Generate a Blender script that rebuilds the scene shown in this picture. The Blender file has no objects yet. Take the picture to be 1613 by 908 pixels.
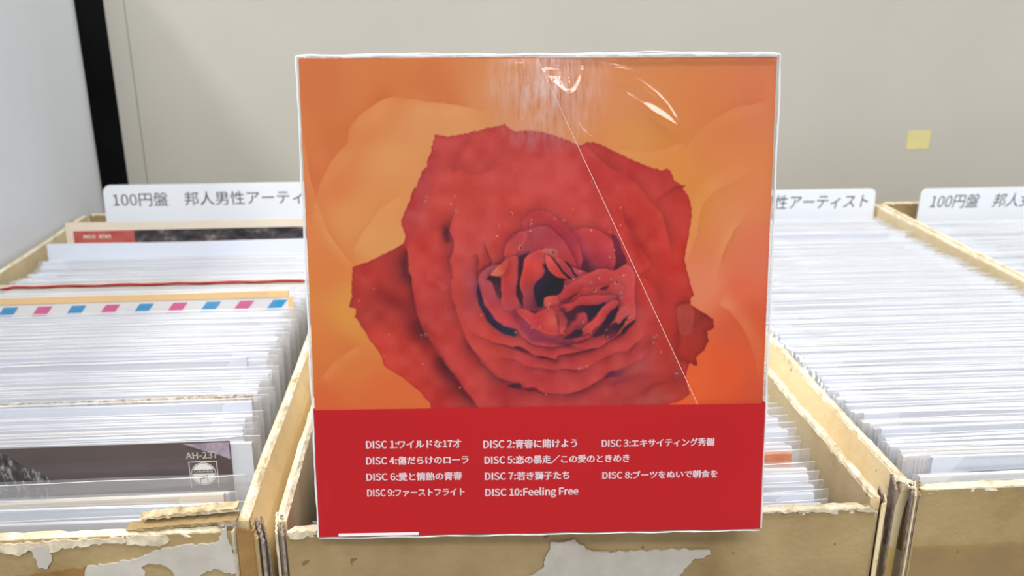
import bpy, bmesh, math, random
import numpy as np
from mathutils import Matrix, Vector
S = bpy.context.scene
COL = S.collection
random.seed(7)
ZC = 352.0                       # millimetres from the shelf board up to the lens
def V(x, y, z): return (x/1000., y/1000., (z+ZC)/1000.)

# ---------------------------------------------------------------- camera
cd = bpy.data.cameras.new('camera'); cam = bpy.data.objects.new('camera', cd); COL.objects.link(cam); S.camera = cam
dv = Vector((-.0772, .3208, -.944)).normalized(); pt = math.atan2(dv[1], -dv[2])
up = Vector((0, math.cos(pt), math.sin(pt))); rt = dv.cross(up).normalized(); up = rt.cross(dv)
cam.matrix_world = Matrix.Translation(V(0, 0, 0)) @ Matrix((rt, dv, up)).to_4x4()
cd.sensor_width = 36; cd.lens = 1424*36/1613.; cd.clip_start = .01; cd.clip_end = 50
cd.dof.use_dof = True; cd.dof.focus_distance = .30; cd.dof.aperture_fstop = 20
# ---------------------------------------------------------------- light
w = bpy.data.worlds.new('world'); S.world = w; w.use_nodes = True
w.node_tree.nodes['Background'].inputs[0].default_value = (.93, .96, 1, 1); w.node_tree.nodes['Background'].inputs[1].default_value = .60
def tube(name, x, y, z, lx, ly, e):
    l = bpy.data.lights.new(name, 'AREA'); l.shape = 'RECTANGLE'; l.size = lx; l.size_y = ly; l.energy = e; l.color = (1, .985, .95)
    o = bpy.data.objects.new(name, l); o.location = (x, y, z); COL.objects.link(o); return o
tube('ceiling_and_fill_lamp', .40, -.35, 2.15, 1.3, .26, 28)
tube('ceiling_and_fill_lamp', -1.1, .40, 1.75, .26, 1.2, 46)  # added fill from the left for the middle box's inner wall
tube('ceiling_and_fill_lamp', .10, -1.7, 2.15, 1.8, .36, 60)
tube('ceiling_and_fill_lamp', 1.9, -.3, 2.15, .34, 1.4, 15)  # added fill from the right to brighten the steel side
tube('ceiling_and_fill_lamp', .10, -3.2, 2.15, 2.4, .34, 60)
S.view_settings.view_transform = 'Standard'; S.view_settings.look = 'None'; S.view_settings.exposure = -0.36; S.view_settings.gamma = 1; S.view_settings.use_curve_mapping = False
S.cycles.transparent_max_bounces = 40; S.cycles.caustics_reflective = False; S.cycles.caustics_refractive = False
S.cycles.sample_clamp_indirect = 4

# ---------------------------------------------------------------- constants
FW=140.000; FH=147.433  # face size, mm
BOX_O=[-41.537, 250.083, -167.022]; BOX_A=[0.998791, -0.049063, 0.002934]; BOX_B=[0.004728, 0.155324, 0.987852]
CUT_T=(69.71, 1.08); CUT_B=(119.3, 105.82); BAND_Y=105.66
DISC_LINES=[('DISC 1:ワイルドな17才',15.53,118.18,29.589999999999996,2.36),('DISC 4:傷だらけのローラ',15.41,123.44,31.900000000000002,2.27),('DISC 6:愛と情熱の青春',15.33,128.76,29.89,2.24),('DISC 9:ファーストフライト',15.36,133.99,30.520000000000003,2.22),('DISC 2:青春に賭けよう',52.07,118.7,29.300000000000004,2.43),('DISC 5:恋の暴走／この愛のときめき',52.37,123.82,45.6,2.26),('DISC 7:若き獅子たち',52.45,129.21,26.569999999999993,2.34),('DISC 10:Feeling Free',52.49,134.58,29.380000000000003,2.37),('DISC 3:エキサイティング秀樹',89.21,118.92,35.510000000000005,2.23),('DISC 8:ブーツをぬいで朝食を',89.49,129.46,36.5,2.14)]
STRIP=(5.83,31.15)
STREAKS=[[(69.04,2.03),(75.48,2.07),(75.8,4.28),(76.42,6.38),(77.16,8.3),(78.4,8.79),(79.5,8.08),(80.6,6.1),(81.93,2.34),(83.28,2.23),(82.56,4.32),(81.66,7.31),(80.44,9.71),(78.9,10.6),(77.36,10.47),(75.5,9.07),(73.34,7.26),(70.58,4.25)],[(77.87,1.13),(78.49,1.13),(78.76,7.89),(77.78,7.88)],[(98.3,5.9),(101.11,7.24),(105.2,10.28),(108.2,13.81),(109.89,16.74),(110.71,19.43),(109.77,19.3),(108.46,16.98),(106.83,13.92),(103.66,10.63),(100.5,7.96)],[(95.28,9.98),(96.52,10.23),(99.66,12.54),(102.77,13.05),(106.24,15.13),(108.78,17.22),(110.58,19.55),(109.78,19.92),(106.3,17.94),(102.52,15.72),(99.05,12.9),(95.6,10.94)],[(80.55,18.25),(81.73,18.68),(83.93,21.14),(85.63,23.29),(84.44,22.85),(82.25,20.94)],[(87.45,1.42),(91.77,1.92),(97.33,3.5),(97.66,4.28),(93.02,3.36),(88.7,2.62)],[(60.48,1.04),(67.82,1.07),(70.27,1.68),(67.82,2.38),(64.14,2.01)],[(100.52,8.92),(101.77,9.23),(104.94,12.58),(104.32,12.57)]]
SOFT=[[(1.14,3.05),(4.08,28.6),(7.2,43.6),(14.25,57.02)],[(14.25,57.02),(22.09,49.44),(29.97,38.15)],[(0.84,104.36),(12.81,97.44),(24.42,100.66)],[(111.88,12.78),(113.61,7.3),(125.7,3.73),(138.77,1.99)],[(98.03,27.49),(109.32,23.84),(118.64,18.35)],[(126.15,16.55),(124.76,31.45),(119.44,44.68)],[(134.63,39.1),(127.48,54.38),(121.91,62.1)],[(138.66,90.17),(138.84,119.04),(134.76,144.51)],[(14.16,114.84),(5.89,125.09),(2.23,141.91)],[(103.84,131.08),(120.3,139.92),(138.82,143.51)],[(40.85,61.18),(48.37,71.03),(56.04,77.04)],[(1.3,116.69),(3.57,133.45),(5.06,146.25)],[(90.71,48.22),(114.45,73.82),(123.18,102.18)]]


# ---------------------------------------------------------------- materials
def lin(c): return tuple(((v/255.)/12.92 if v/255. < .04045 else ((v/255.+.055)/1.055)**2.4) for v in c)+(1,)
def new_mat(n):
    m = bpy.data.materials.new(n); m.use_nodes = True; nt = m.node_tree; nt.nodes.clear()
    out = nt.nodes.new('ShaderNodeOutputMaterial'); return m, nt, out
def link(nt, a, b): nt.links.new(a, b)
def noise(nt, scale, detail=4, rough=.55, vec=None):
    n = nt.nodes.new('ShaderNodeTexNoise'); n.inputs['Scale'].default_value = scale; n.inputs['Detail'].default_value = detail; n.inputs['Roughness'].default_value = rough
    if vec: link(nt, vec, n.inputs['Vector'])
    return n.outputs['Fac']
def objvec(nt, sc=(1, 1, 1)):
    t = nt.nodes.new('ShaderNodeTexCoord'); m = nt.nodes.new('ShaderNodeMapping'); m.inputs['Scale'].default_value = sc
    link(nt, t.outputs['Object'], m.inputs['Vector']); return m.outputs[0]
def ramp(nt, fac, stops):
    r = nt.nodes.new('ShaderNodeValToRGB'); e = r.color_ramp.elements
    while len(e) < len(stops): e.new(.5)
    for i, (p, c) in enumerate(stops): e[i].position = p; e[i].color = lin(c)
    link(nt, fac, r.inputs[0]); return r.outputs[0]
def mixc(nt, f, a, b):
    m = nt.nodes.new('ShaderNodeMix'); m.data_type = 'RGBA'; link(nt, f, m.inputs[0])
    for s, i in ((a, 6), (b, 7)):
        if isinstance(s, tuple): m.inputs[i].default_value = lin(s)
        else: link(nt, s, m.inputs[i])
    return m.outputs[2]
def bump(nt, h, st, dist=.001):
    b = nt.nodes.new('ShaderNodeBump'); b.inputs['Strength'].default_value = st; b.inputs['Distance'].default_value = dist; link(nt, h, b.inputs['Height']); return b.outputs[0]
def princ(nt, out, col, rough=.6, spec=.3, nrm=None):
    p = nt.nodes.new('ShaderNodeBsdfPrincipled'); p.inputs['Roughness'].default_value = rough; p.inputs['Specular IOR Level'].default_value = spec
    if isinstance(col, tuple): p.inputs['Base Color'].default_value = lin(col) if len(col) == 3 else col
    else: link(nt, col, p.inputs['Base Color'])
    if nrm: link(nt, nrm, p.inputs['Normal'])
    link(nt, p.outputs[0], out.inputs[0]); return p
def plain(n, c, rough=.6, spec=.3, var=6, sc=60):
    m, nt, out = new_mat(n); v = objvec(nt); f = noise(nt, sc, 3, .6, v)
    lo = tuple(max(0, k-var) for k in c); hi = tuple(min(255, k+var) for k in c)
    princ(nt, out, ramp(nt, f, [(.3, lo), (.7, hi)]), rough, spec, bump(nt, noise(nt, sc*12, 2, .5, v), .15, .0003)); return m
def kraft(n, base, dark, light, fibre=1.0):
    m, nt, out = new_mat(n); v = objvec(nt); f1 = noise(nt, 28, 6, .62, v); c = ramp(nt, f1, [(.28, dark), (.5, base), (.74, light)])
    f2 = noise(nt, 900, 2, .5, objvec(nt, (1, 1, .25))); c2 = mixc(nt, ramp(nt, f2, [(.60, (0, 0, 0)), (.78, (110, 110, 110))]), c, dark)
    f3 = noise(nt, 260, 1, .3, v); c3 = mixc(nt, ramp(nt, f3, [(.76, (0, 0, 0)), (.79, (200, 200, 200))]), c2, (96, 74, 50))
    princ(nt, out, c3, .8, .15, bump(nt, noise(nt, 500, 4, .6, v), .35*fibre, .0006)); return m
M = {}
M['kraft'] = kraft('kraft_card', (164, 142, 102), (142, 120, 80), (180, 158, 118))
M['kraft_in'] = kraft('kraft_card_inside', (232, 212, 170), (214, 192, 146), (240, 224, 188))
M['kraft_dark'] = kraft('kraft_card_brown', (152, 118, 72), (122, 90, 54), (172, 138, 88))
m, nt, out = new_mat('worn_rim'); v = objvec(nt); f = noise(nt, 160, 5, .7, v)
princ(nt, out, ramp(nt, f, [(.30, (190, 168, 124)), (.42, (218, 204, 172)), (.60, (238, 230, 210))]), .85, .1, bump(nt, noise(nt, 420, 4, .7, v), .7, .0012)); M['rim'] = m
M['torn'] = plain('torn_grey_paper', (190, 184, 174), .85, .1, 9, 90)
M['torn_w'] = plain('torn_white_paper', (206, 194, 168), .85, .1, 26, 260)
M['flap_edge'] = plain('flap_edge_paper', (188, 170, 134), .9, .05, 30, 300)
M['flute'] = plain('corrugated_flute', (142, 128, 118), .9, .05, 26, 300)
M['flute_dark'] = plain('corrugated_gap', (44, 36, 32), .95, .0, 6, 100)
M['white'] = plain('white_paper', (229, 232, 240), .55, .3, 3, 14)
M['white2'] = plain('white_paper_cool', (218, 224, 236), .55, .3, 3, 14)
M['white3'] = plain('white_paper_warm', (232, 230, 230), .55, .3, 3, 14)
M['grey_paper'] = plain('pale_grey_paper', (206, 210, 220), .5, .3, 4, 14)
M['cream'] = plain('cream_paper', (226, 214, 196), .6, .25, 5, 20)
M['red_paper'] = plain('dark_red_paper', (160, 38, 48), .6, .3, 14, 60)
M['tan'] = plain('tan_print', (240, 200, 140), .5, .3, 4, 30)
M['pink'] = plain('pink_print', (214, 92, 148), .5, .3, 4, 30)
M['blue'] = plain('blue_print', (52, 150, 204), .5, .3, 4, 30)
M['brown'] = plain('dark_brown_print', (92, 80, 80), .4, .3, 5, 30)
M['lilac'] = plain('lilac_print', (168, 158, 174), .5, .3, 26, 260)
M['redprint'] = plain('brick_red_print', (186, 92, 84), .5, .3, 12, 90)
m, nt, out = new_mat('photo_print_dark'); v = objvec(nt, (1, 1, 2)); princ(nt, out, ramp(nt, noise(nt, 60, 6, .7, v), [(.40, (40, 38, 42)), (.55, (84, 78, 80)), (.7, (176, 160, 150))]), .4, .3); M['photo'] = m
m, nt, out = new_mat('photo_print_mono'); v = objvec(nt, (1, 1, .5)); princ(nt, out, ramp(nt, noise(nt, 420, 6, .75, v), [(.38, (24, 22, 24)), (.52, (70, 66, 68)), (.64, (190, 184, 182))]), .4, .3); M['hair'] = m
m, nt, out = new_mat('photo_print_edge'); v = objvec(nt, (1, 1, .5)); princ(nt, out, ramp(nt, noise(nt, 300, 6, .75, v), [(.38, (50, 44, 40)), (.5, (190, 170, 140)), (.62, (222, 214, 200))]), .4, .3); M['mottle'] = m
M['orange_paper'] = plain('orange_print', (216, 142, 106), .5, .3, 14, 120)
M['green'] = plain('green_print', (120, 176, 150), .5, .3, 4, 30)
M['purple'] = plain('mauve_print', (196, 166, 190), .5, .3, 4, 30)
M['navy'] = plain('navy_print', (88, 86, 128), .5, .3, 4, 30)
M['card'] = plain('divider_plastic', (238, 243, 250), .35, .4, 2, 8)
M['ink'] = plain('grey_ink', (44, 50, 62), .6, .2, 3, 30)
M['ink_white'] = plain('white_ink', (252, 232, 238), .5, .3, 3, 30)
M['silver'] = plain('silver_ink', (236, 236, 230), .5, .3, 3, 30)
M['sticker'] = plain('yellow_tape', (222, 212, 150), .6, .3, 5, 60)
M['white_board'] = plain('white_board_edge', (226, 190, 184), .6, .3, 6, 300)
def film(n, rough=.08, haze=.05, f0=.07, bstr=.0, bscale=60, tint=(1, 1, 1), ior=1.5):
    m, nt, out = new_mat(n)
    tr = nt.nodes.new('ShaderNodeBsdfTransparent'); tr.inputs[0].default_value = tint+(1,)
    gl = nt.nodes.new('ShaderNodeBsdfGlossy'); gl.inputs['Roughness'].default_value = rough
    df = nt.nodes.new('ShaderNodeBsdfDiffuse'); df.inputs[0].default_value = (.93, .94, .97, 1)
    lw = nt.nodes.new('ShaderNodeLayerWeight'); pw = nt.nodes.new('ShaderNodeMath'); pw.operation = 'POWER'; pw.inputs[1].default_value = 4; link(nt, lw.outputs['Facing'], pw.inputs[0])
    ma = nt.nodes.new('ShaderNodeMath'); ma.operation = 'MULTIPLY_ADD'; ma.inputs[1].default_value = .55; ma.inputs[2].default_value = f0; link(nt, pw.outputs[0], ma.inputs[0])
    m1 = nt.nodes.new('ShaderNodeMixShader'); m1.inputs[0].default_value = haze; link(nt, tr.outputs[0], m1.inputs[1]); link(nt, df.outputs[0], m1.inputs[2])
    m2 = nt.nodes.new('ShaderNodeMixShader'); link(nt, ma.outputs[0], m2.inputs[0]); link(nt, m1.outputs[0], m2.inputs[1]); link(nt, gl.outputs[0], m2.inputs[2])
    if bstr:
        b = bump(nt, noise(nt, bscale, 3, .5, objvec(nt, (1, 1, .6))), bstr, .002); link(nt, b, gl.inputs['Normal']); link(nt, b, lw.inputs['Normal'])
    link(nt, m2.outputs[0], out.inputs[0]); return m
M['film'] = film('clear_sleeve_film', .12, .17, bstr=.6, bscale=45)
M['film_clear'] = film('clear_cover_film', .10, .03, bstr=.6, bscale=45)
M['film_edge'] = film('sleeve_film_edge', .2, .75)
M['wrap'] = film('box_wrap_film', .05, .004, f0=.032, bstr=.2, bscale=26)
M['wrap_edge'] = film('wrap_film_seam', .25, .8)  # milky white stands for light caught along the wrap's edges
M['tape'] = film('brown_packing_tape', .15, .03, tint=(.97, .91, .70))
# painted metal
def metal(n, c, var, rough):
    m, nt, out = new_mat(n); v = objvec(nt); f = noise(nt, 5, 4, .55, v)
    lo = tuple(k-var for k in c); hi = tuple(k+var for k in c)
    col = ramp(nt, f, [(.3, lo), (.7, hi)]); f2 = noise(nt, 34, 3, .6, v)
    col = mixc(nt, ramp(nt, f2, [(.72, (0, 0, 0)), (.80, (120, 120, 120))]), col, tuple(k-26 for k in c))
    princ(nt, out, col, rough, .4, bump(nt, noise(nt, 300, 2, .5, v), .08, .0004)); return m
M['panel'] = metal('beige_enamel', (193, 190, 181), 4, .42)
M['steel'] = metal('blue_grey_enamel', (226, 231, 238), 5, .38)
M['dark'] = plain('gap_shade_board', (30, 31, 32), .9, .05, 4, 20)  # near-black colour stands for the shade in the gap
M['board'] = plain('shelf_board', (120, 118, 112), .7, .2, 8, 20)

# ---------------------------------------------------------------- builders
def setp(o, label=None, cat=None, group=None, kind=None):
    for k, v in (('label', label), ('category', cat), ('group', group), ('kind', kind)):
        if v: o[k] = v
    return o
def empty(name, loc, label, cat, group=None):
    o = bpy.data.objects.new(name, None); o.empty_display_size = .02; o.location = loc; COL.objects.link(o); return setp(o, label, cat, group)
def mesh(name, vs, fs, mat, smooth=False):
    me = bpy.data.meshes.new(name); me.from_pydata([tuple(v) for v in vs], [], fs); me.update()
    me.materials.append(mat)
    if smooth: me.polygons.foreach_set('use_smooth', [True]*len(me.polygons))
    return me
def link_obj(name, me, parent=None, loc=(0, 0, 0), **k):
    o = bpy.data.objects.new(name, me); COL.objects.link(o); o.parent = parent; o.location = loc; return setp(o, **k)
class MB:
    def __init__(s): s.v = []; s.f = []
    def add(s, vs, fs): n = len(s.v); s.v += [tuple(p) for p in vs]; s.f += [tuple(i+n for i in f) for f in fs]; return s
    def box(s, x0, x1, y0, y1, z0, z1):
        return s.add([(x0, y0, z0), (x1, y0, z0), (x1, y1, z0), (x0, y1, z0), (x0, y0, z1), (x1, y0, z1), (x1, y1, z1), (x0, y1, z1)],
                     [(0, 3, 2, 1), (4, 5, 6, 7), (0, 1, 5, 4), (1, 2, 6, 5), (2, 3, 7, 6), (3, 0, 4, 7)])
    def prism(s, pts, y0, y1):   # outline in x,z extruded along y
        n = len(pts); vs = [(x, y0, z) for x, z in pts]+[(x, y1, z) for x, z in pts]
        ar = sum(pts[i][0]*pts[(i+1) % n][1]-pts[(i+1) % n][0]*pts[i][1] for i in range(n))
        if ar < 0: vs = [(x, y0, z) for x, z in pts[::-1]]+[(x, y1, z) for x, z in pts[::-1]]
        return s.add(vs, [tuple(range(n)), tuple(range(2*n-1, n-1, -1))]+[(i, i+n, (i+1) % n+n, (i+1) % n) for i in range(n)])
    def sheet(s, path, z0, z1, th, ztop=None, nz=3):  # vertical sheet along xy path
        n = len(path); nor = []
        for i in range(n):
            a = np.array(path[max(i-1, 0)]); b = np.array(path[min(i+1, n-1)]); d = b-a; L = math.hypot(*d)+1e-9; nor.append((-d[1]/L*th/2, d[0]/L*th/2))
        vs = []
        for i, (p, q) in enumerate(zip(path, nor)):
            top = z1 if ztop is None else ztop[i]
            for sgn in (1, -1):
                for k in range(nz+1): vs.append((p[0]+sgn*q[0], p[1]+sgn*q[1], z0+(top-z0)*k/nz))
        fs = []; m = 2*(nz+1)
        for i in range(n-1):
            a = i*m; b = a+m
            for k in range(nz):
                fs.append((a+k, b+k, b+k+1, a+k+1)); fs.append((a+nz+1+k, a+nz+2+k, b+nz+2+k, b+nz+1+k))
            fs.append((a+nz, b+nz, b+m-1, a+m-1)); fs.append((a, a+nz+1, b+nz+1, b))
        for a, rev in ((0, 0), ((n-1)*m, 1)):
            for k in range(nz): q = (a+k, a+k+1, a+nz+2+k, a+nz+1+k); fs.append(q if not rev else q[::-1])
        return s.add(vs, fs)
    def rope(s, pts, rx, rz, seed=0, amp=.35, n=7):     # lumpy tube along 3-D points
        rs = random.Random(seed); m = len(pts); base = len(s.v); vs = []; fs = []
        for i in range(m):
            a = np.array(pts[max(i-1, 0)], float); b = np.array(pts[min(i+1, m-1)], float); d = b-a; L = math.hypot(d[0], d[1])+1e-9; px, py = -d[1]/L, d[0]/L
            for k in range(n):
                t = 2*math.pi*k/n; q = 1+rs.uniform(-amp, amp); e = .25 if i in (0, m-1) else 1
                vs.append((pts[i][0]+px*math.cos(t)*rx*q*e, pts[i][1]+py*math.cos(t)*rx*q*e, pts[i][2]+math.sin(t)*rz*q*e))
        for i in range(m-1):
            for k in range(n): fs.append((i*n+k, i*n+(k+1) % n, (i+1)*n+(k+1) % n, (i+1)*n+k))
        fs.append(tuple(range(n))[::-1]); fs.append(tuple((m-1)*n+k for k in range(n)))
        return s.add(vs, fs)
    def mesh(s, name, mat, smooth=False, org=None, sc=.001):
        ox, oy, oz = org or (0, 0, 0)
        return mesh(name, [((x-ox)*sc, (y-oy)*sc, (z-oz)*sc) for x, y, z in s.v], s.f, mat, smooth)
import os
FONTS = {}
for k_, f_ in (('sans', 'Noto Sans CJK Regular.woff2'), ('cjk', 'Noto Sans CJK Regular.woff2')):
    try: FONTS[k_] = bpy.data.fonts.load(os.path.join(bpy.utils.system_resource('DATAFILES'), 'fonts', f_))
    except Exception: FONTS[k_] = None
def text_run(s, font, off=0, shear=0):
    c = bpy.data.curves.new('t', 'FONT'); c.body = s; c.offset = off; c.shear = shear; c.resolution_u = 3
    if FONTS[font]: c.font = FONTS[font]
    o = bpy.data.objects.new('t', c); COL.objects.link(o); bpy.context.view_layer.update()
    me = bpy.data.meshes.new_from_object(o.evaluated_get(bpy.context.evaluated_depsgraph_get())); bpy.data.objects.remove(o)
    n = len(me.vertices); co = np.empty(n*3); me.vertices.foreach_get('co', co); co = co.reshape(-1, 3)
    fs = [tuple(p.vertices) for p in me.polygons]; bpy.data.meshes.remove(me); return co, fs
CAP = {}
def put_text(s, parent, x, z, width, cap, y, mat, off=0, shear=0, slope=0, name='lettering', jp=.92):
    """lettering in the x,z plane at depth y (metres, local): x = left end, z = baseline, cap = height of a capital"""
    runs = []                    # split into latin and japanese runs, each in its own face
    for i, ch in enumerate(s):
        f = 'cjk' if ord(ch) > 0x2fff or s.startswith('100') else ('cjk' if runs and runs[-1][0] == 'cjk' else 'sans')
        if runs and runs[-1][0] == f: runs[-1][1] += ch
        else: runs.append([f, ch])
    vs = []; fs = []; cur = 0.
    for f, t in runs:
        if f not in CAP: CAP[f] = text_run('H', f)[0][:, 1].max()
        co, fc = text_run(t, f, min(0, off), shear); k = 1/CAP[f]*(jp if f == 'cjk' and len(runs) > 1 else 1)
        x0 = co[:, 0].min(); sx = (co[:, 0]-x0)*k+cur; sz = co[:, 1]*k; n = len(vs)
        vs += list(zip(sx, sz)); fs += [tuple(q+n for q in p) for p in fc]
        if off > 0:
            q_ = off*1.5
            for dx, dz in ((q_, 0), (-q_, 0), (0, q_*.7), (0, -q_*.5)): n = len(vs); vs += [(a_+dx, b_+dz) for a_, b_ in zip(sx, sz)]; fs += [tuple(q+n for q in p) for p in fc]
        cur = sx.max()+.16
    tot = max(v[0] for v in vs)
    new = [(x+v[0]/tot*width, y, z+v[1]*cap+v[0]/tot*width*slope) for v in vs]
    return link_obj(name, mesh(name, new, fs, mat), parent)

# ---------------------------------------------------------------- the setting
def struct(name, mb, mat): return link_obj(name, mb.mesh(name, mat, org=(0, 0, -ZC)), kind='structure')
b = MB(); b.box(-278, 900, 120, 800, -ZC-18, -ZC); struct('floor', b, M['board'])
# beige back panel with a folded left flange
yb = 790; b = MB(); b.box(-254, 900, yb, yb+14, -ZC, 420); struct('wall_back', b, M['panel'])
b = MB(); b.box(-270.3, -254.6, yb+.2, yb+14, -ZC, 420); struct('trim_1', b, M['panel'])
b = MB(); b.box(-520, -260, yb+30, yb+36, -ZC-18, 420); b.box(-520, -514, 700, yb+30, -ZC-18, 420); struct('gap_shade_sheet', b, M['dark'])  # dark sheets added behind the gap to stand for its shade
# steel side of the shelf unit, rolled round at its far edge
path = [(-277, y) for y in (-200, 0, 200, 400, 560, 660, 732)]+[(-277-64*(1-math.cos(t)), 732+64*math.sin(t)) for t in np.linspace(.05, .62, 10)]+[(-292-8*i, 770) for i in range(1, 12)]
b = MB(); b.sheet(path, -ZC-18, 60, 1.6, nz=1); w_l = struct('wall_left', b, M['steel']); w_l.data.polygons.foreach_set('use_smooth', [False]*len(w_l.data.polygons))
b = MB(); b.add([(420.4, yb-.3, -128.8), (442.4, yb-.3, -128.5), (442, yb-.3, -145.3), (421, yb-.3, -145.6), (420.4, yb, -128.8), (442.4, yb, -128.5), (442, yb, -145.3), (421, yb, -145.6)],
      [(0, 1, 2, 3)[::-1], (4, 5, 6, 7), (0, 4, 5, 1)[::-1], (1, 5, 6, 2)[::-1], (2, 6, 7, 3)[::-1], (3, 7, 4, 0)[::-1]])
ctr = (431.4, yb, -137); setp(link_obj('sticky_tape', b.mesh('sticky_tape', M['sticker'], org=ctr), loc=V(*ctr)), 'small square of pale yellow tape stuck on the beige back panel', 'tape')

# ---------------------------------------------------------------- cardboard boxes
def wob(n, amp, seed, k=3):
    rs = random.Random(seed); c = [rs.uniform(-amp, amp) for _ in range(n//k+3)]
    return [c[i//k]*(1-(i % k)/k)+c[i//k+1]*(i % k)/k for i in range(n)]
def carton(label, x0, x1, y0, y1, zr, seed, zfront=None, bulge=(0, 0)):
    o = empty('cardboard_box', V((x0+x1)/2, (y0+y1)/2, -ZC), label, 'box', None); org = ((x0+x1)/2, (y0+y1)/2, -ZC); th = 3.6; zf = zfront or zr
    def part(name, mb, mat, smooth=False, **k): return link_obj(name, mb.mesh(name, mat, smooth, org=org), o, **k)
    def wall(name, ax, ay, bx_, by, zt, mat, sd, bow=0, out=0):
        n = max(12, int(math.hypot(bx_-ax, by-ay)/8)); wz = wob(n+1, .5, sd); wn = wob(n+1, .35, sd+5)
        L = math.hypot(bx_-ax, by-ay); px, py = -(by-ay)/L, (bx_-ax)/L
        pa = [(ax+(bx_-ax)*i/n+px*(wn[i]+bow*math.sin(math.pi*i/n)), ay+(by-ay)*i/n+py*(wn[i]+bow*math.sin(math.pi*i/n))) for i in range(n+1)]
        m_ = MB(); m_.sheet(pa, -ZC+.2, zt, th, ztop=[zt-1.2+w_ for w_ in wz], nz=40 if out else 6)
        if out: m_.v = [(x+out*(1-math.exp(-max(0, zt-3-z)/7.))*min(1, (y-y0)/12., (y1-y)/12.), y, z) for x, y, z in m_.v]
        part(name, m_, mat); return pa
    part('bottom', MB().box(x0+2, x1-2, y0+2, y1-2, -ZC, -ZC+2), M['kraft'])
    f = wall('front_wall', x0+4, y0+th/2, x1-4, y0+th/2, zf, M['kraft'], seed)
    k_ = wall('back_wall', x0+4, y1-th/2, x1-4, y1-th/2, zr, M['kraft'], seed+1)
    l = wall('left_wall', x0+th/2, y0+5, x0+th/2, y1-5, zr, M['kraft_in'], seed+2, out=-bulge[0])
    r = wall('right_wall', x1-th/2, y0+5, x1-th/2, y1-5, zr, M['kraft_in'], seed+3, out=bulge[1])
    for pa, zt, sd, rz in ((f, zf, seed+11, 1.8), (k_, zr, seed+12, 1.2), (l, zr, seed+13, 1.5), (r, zr, seed+14, 1.5)):
        q = []
        for i in range(len(pa)-1):
            for t in (0, .33, .66): q.append((pa[i][0]*(1-t)+pa[i+1][0]*t, pa[i][1]*(1-t)+pa[i+1][1]*t, zt-1.6))
        part('worn_rim', MB().rope(q, 1.9, rz, sd, .16), M['rim'], label='frayed pale rim where the cardboard is worn through')
    return o, part
B1, p1 = carton('worn cardboard box farthest left, its front patched with torn grey paper', -272, -66.5, 257, 692, -167, 100, bulge=(0, 5.2))
B2, p2 = carton('cardboard box in the middle, under the rose box set', -57.5, 147.5, 256.2, 692, -167, 200, zfront=-168.6)
B3, p3 = carton('cardboard box right of the rose box set, brown tape across its front', 158.5, 343, 262, 684, -167, 300, zfront=-166, bulge=(6.2, 0))
B4, p4 = carton('cardboard box farthest right, mostly hidden behind the wall of its neighbour', 349, 560, 262, 690, -169, 400)
def patch(part, pts, y, mat, th=.35, seed=1, name='torn_paper_patch', jag=.5):
    rs = random.Random(seed); q = []
    for i in range(len(pts)):
        a = pts[i]; b_ = pts[(i+1) % len(pts)]; n = max(2, int(math.hypot(b_[0]-a[0], b_[1]-a[1])/1.2))
        for k in range(n): t = k/n; q.append((a[0]*(1-t)+b_[0]*t+rs.uniform(-jag, jag), a[1]*(1-t)+b_[1]*t+rs.uniform(-jag, jag)))
    return part(name, MB().prism(q, y-th, y+.3), mat)
# torn paper on the left box, whose front face is at y = 257
yf = 256.6
patch(p1, [(-117, -178.5), (-108, -177.5), (-98, -175.5), (-93, -172.8), (-80, -172.2), (-75, -171.5), (-73, -166), (-72.5, -165.8), (-72, -171), (-70.8, -174), (-70.8, -184), (-73, -183.6), (-77, -181.6), (-80, -182.2), (-85, -186), (-90, -185), (-91.5, -180.5), (-94, -178.8), (-97.5, -178.2), (-100.6, -179.2), (-99.5, -183), (-98, -190), (-114, -190), (-118, -184), (-118.5, -181)], yf, M['torn'], seed=3)
patch(p1, [(-134, -170.5), (-128, -170.3), (-127.6, -173), (-128.4, -177), (-130.2, -178.6), (-132.2, -178), (-133.2, -174)], yf, M['torn'], seed=4)
patch(p1, [(-145, -169), (-104, -168.2), (-104, -170.6), (-112, -170.6), (-124, -171.4), (-126, -173), (-134, -171.8), (-138, -173.6), (-142, -171.8), (-147, -172)], yf+.1, M['torn_w'], seed=5, name='torn_edge')
patch(p1, [(-104, -168.3), (-92, -168), (-90, -170.4), (-94, -172.2), (-100, -171.8), (-104, -170.8)], yf+.1, M['torn_w'], seed=6, name='torn_edge')
patch(p1, [(-150, -182.5), (-136, -181), (-118, -178.9), (-117, -181), (-119, -184), (-116, -195), (-150, -195)], yf+.25, M['kraft_dark'], seed=7, name='peeled_kraft_patch')
# torn paper on the middle box, front face at y = 256.2
yf = 255.7
patch(p2, [(33, -177), (41, -176.2), (46, -181), (49.6, -181.6), (62, -182), (74, -181.7), (87, -182.6), (88, -184.5), (81, -186.2), (78, -190), (76, -200), (20, -200), (16, -196), (24, -190.5), (30, -187)], yf, M['torn'], seed=8)
patch(p2, [(-23, -194.5), (-17, -193.2), (-15.5, -196), (-20, -197.5), (-30, -199), (-36, -197.4)], yf, M['torn'], seed=9)
for q_, sd in (([(-53, -168.4), (-44, -168.4), (-43, -169.6), (-47, -170.6), (-52, -171.4)], 10), ([(103, -169), (120, -168.8), (142, -168.8), (144, -170.4), (141, -170.9), (136, -169.4), (126, -169.9), (112, -169.4)], 11)): patch(p2, q_, yf+.1, M['torn_w'], seed=sd, name='torn_edge')
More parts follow.
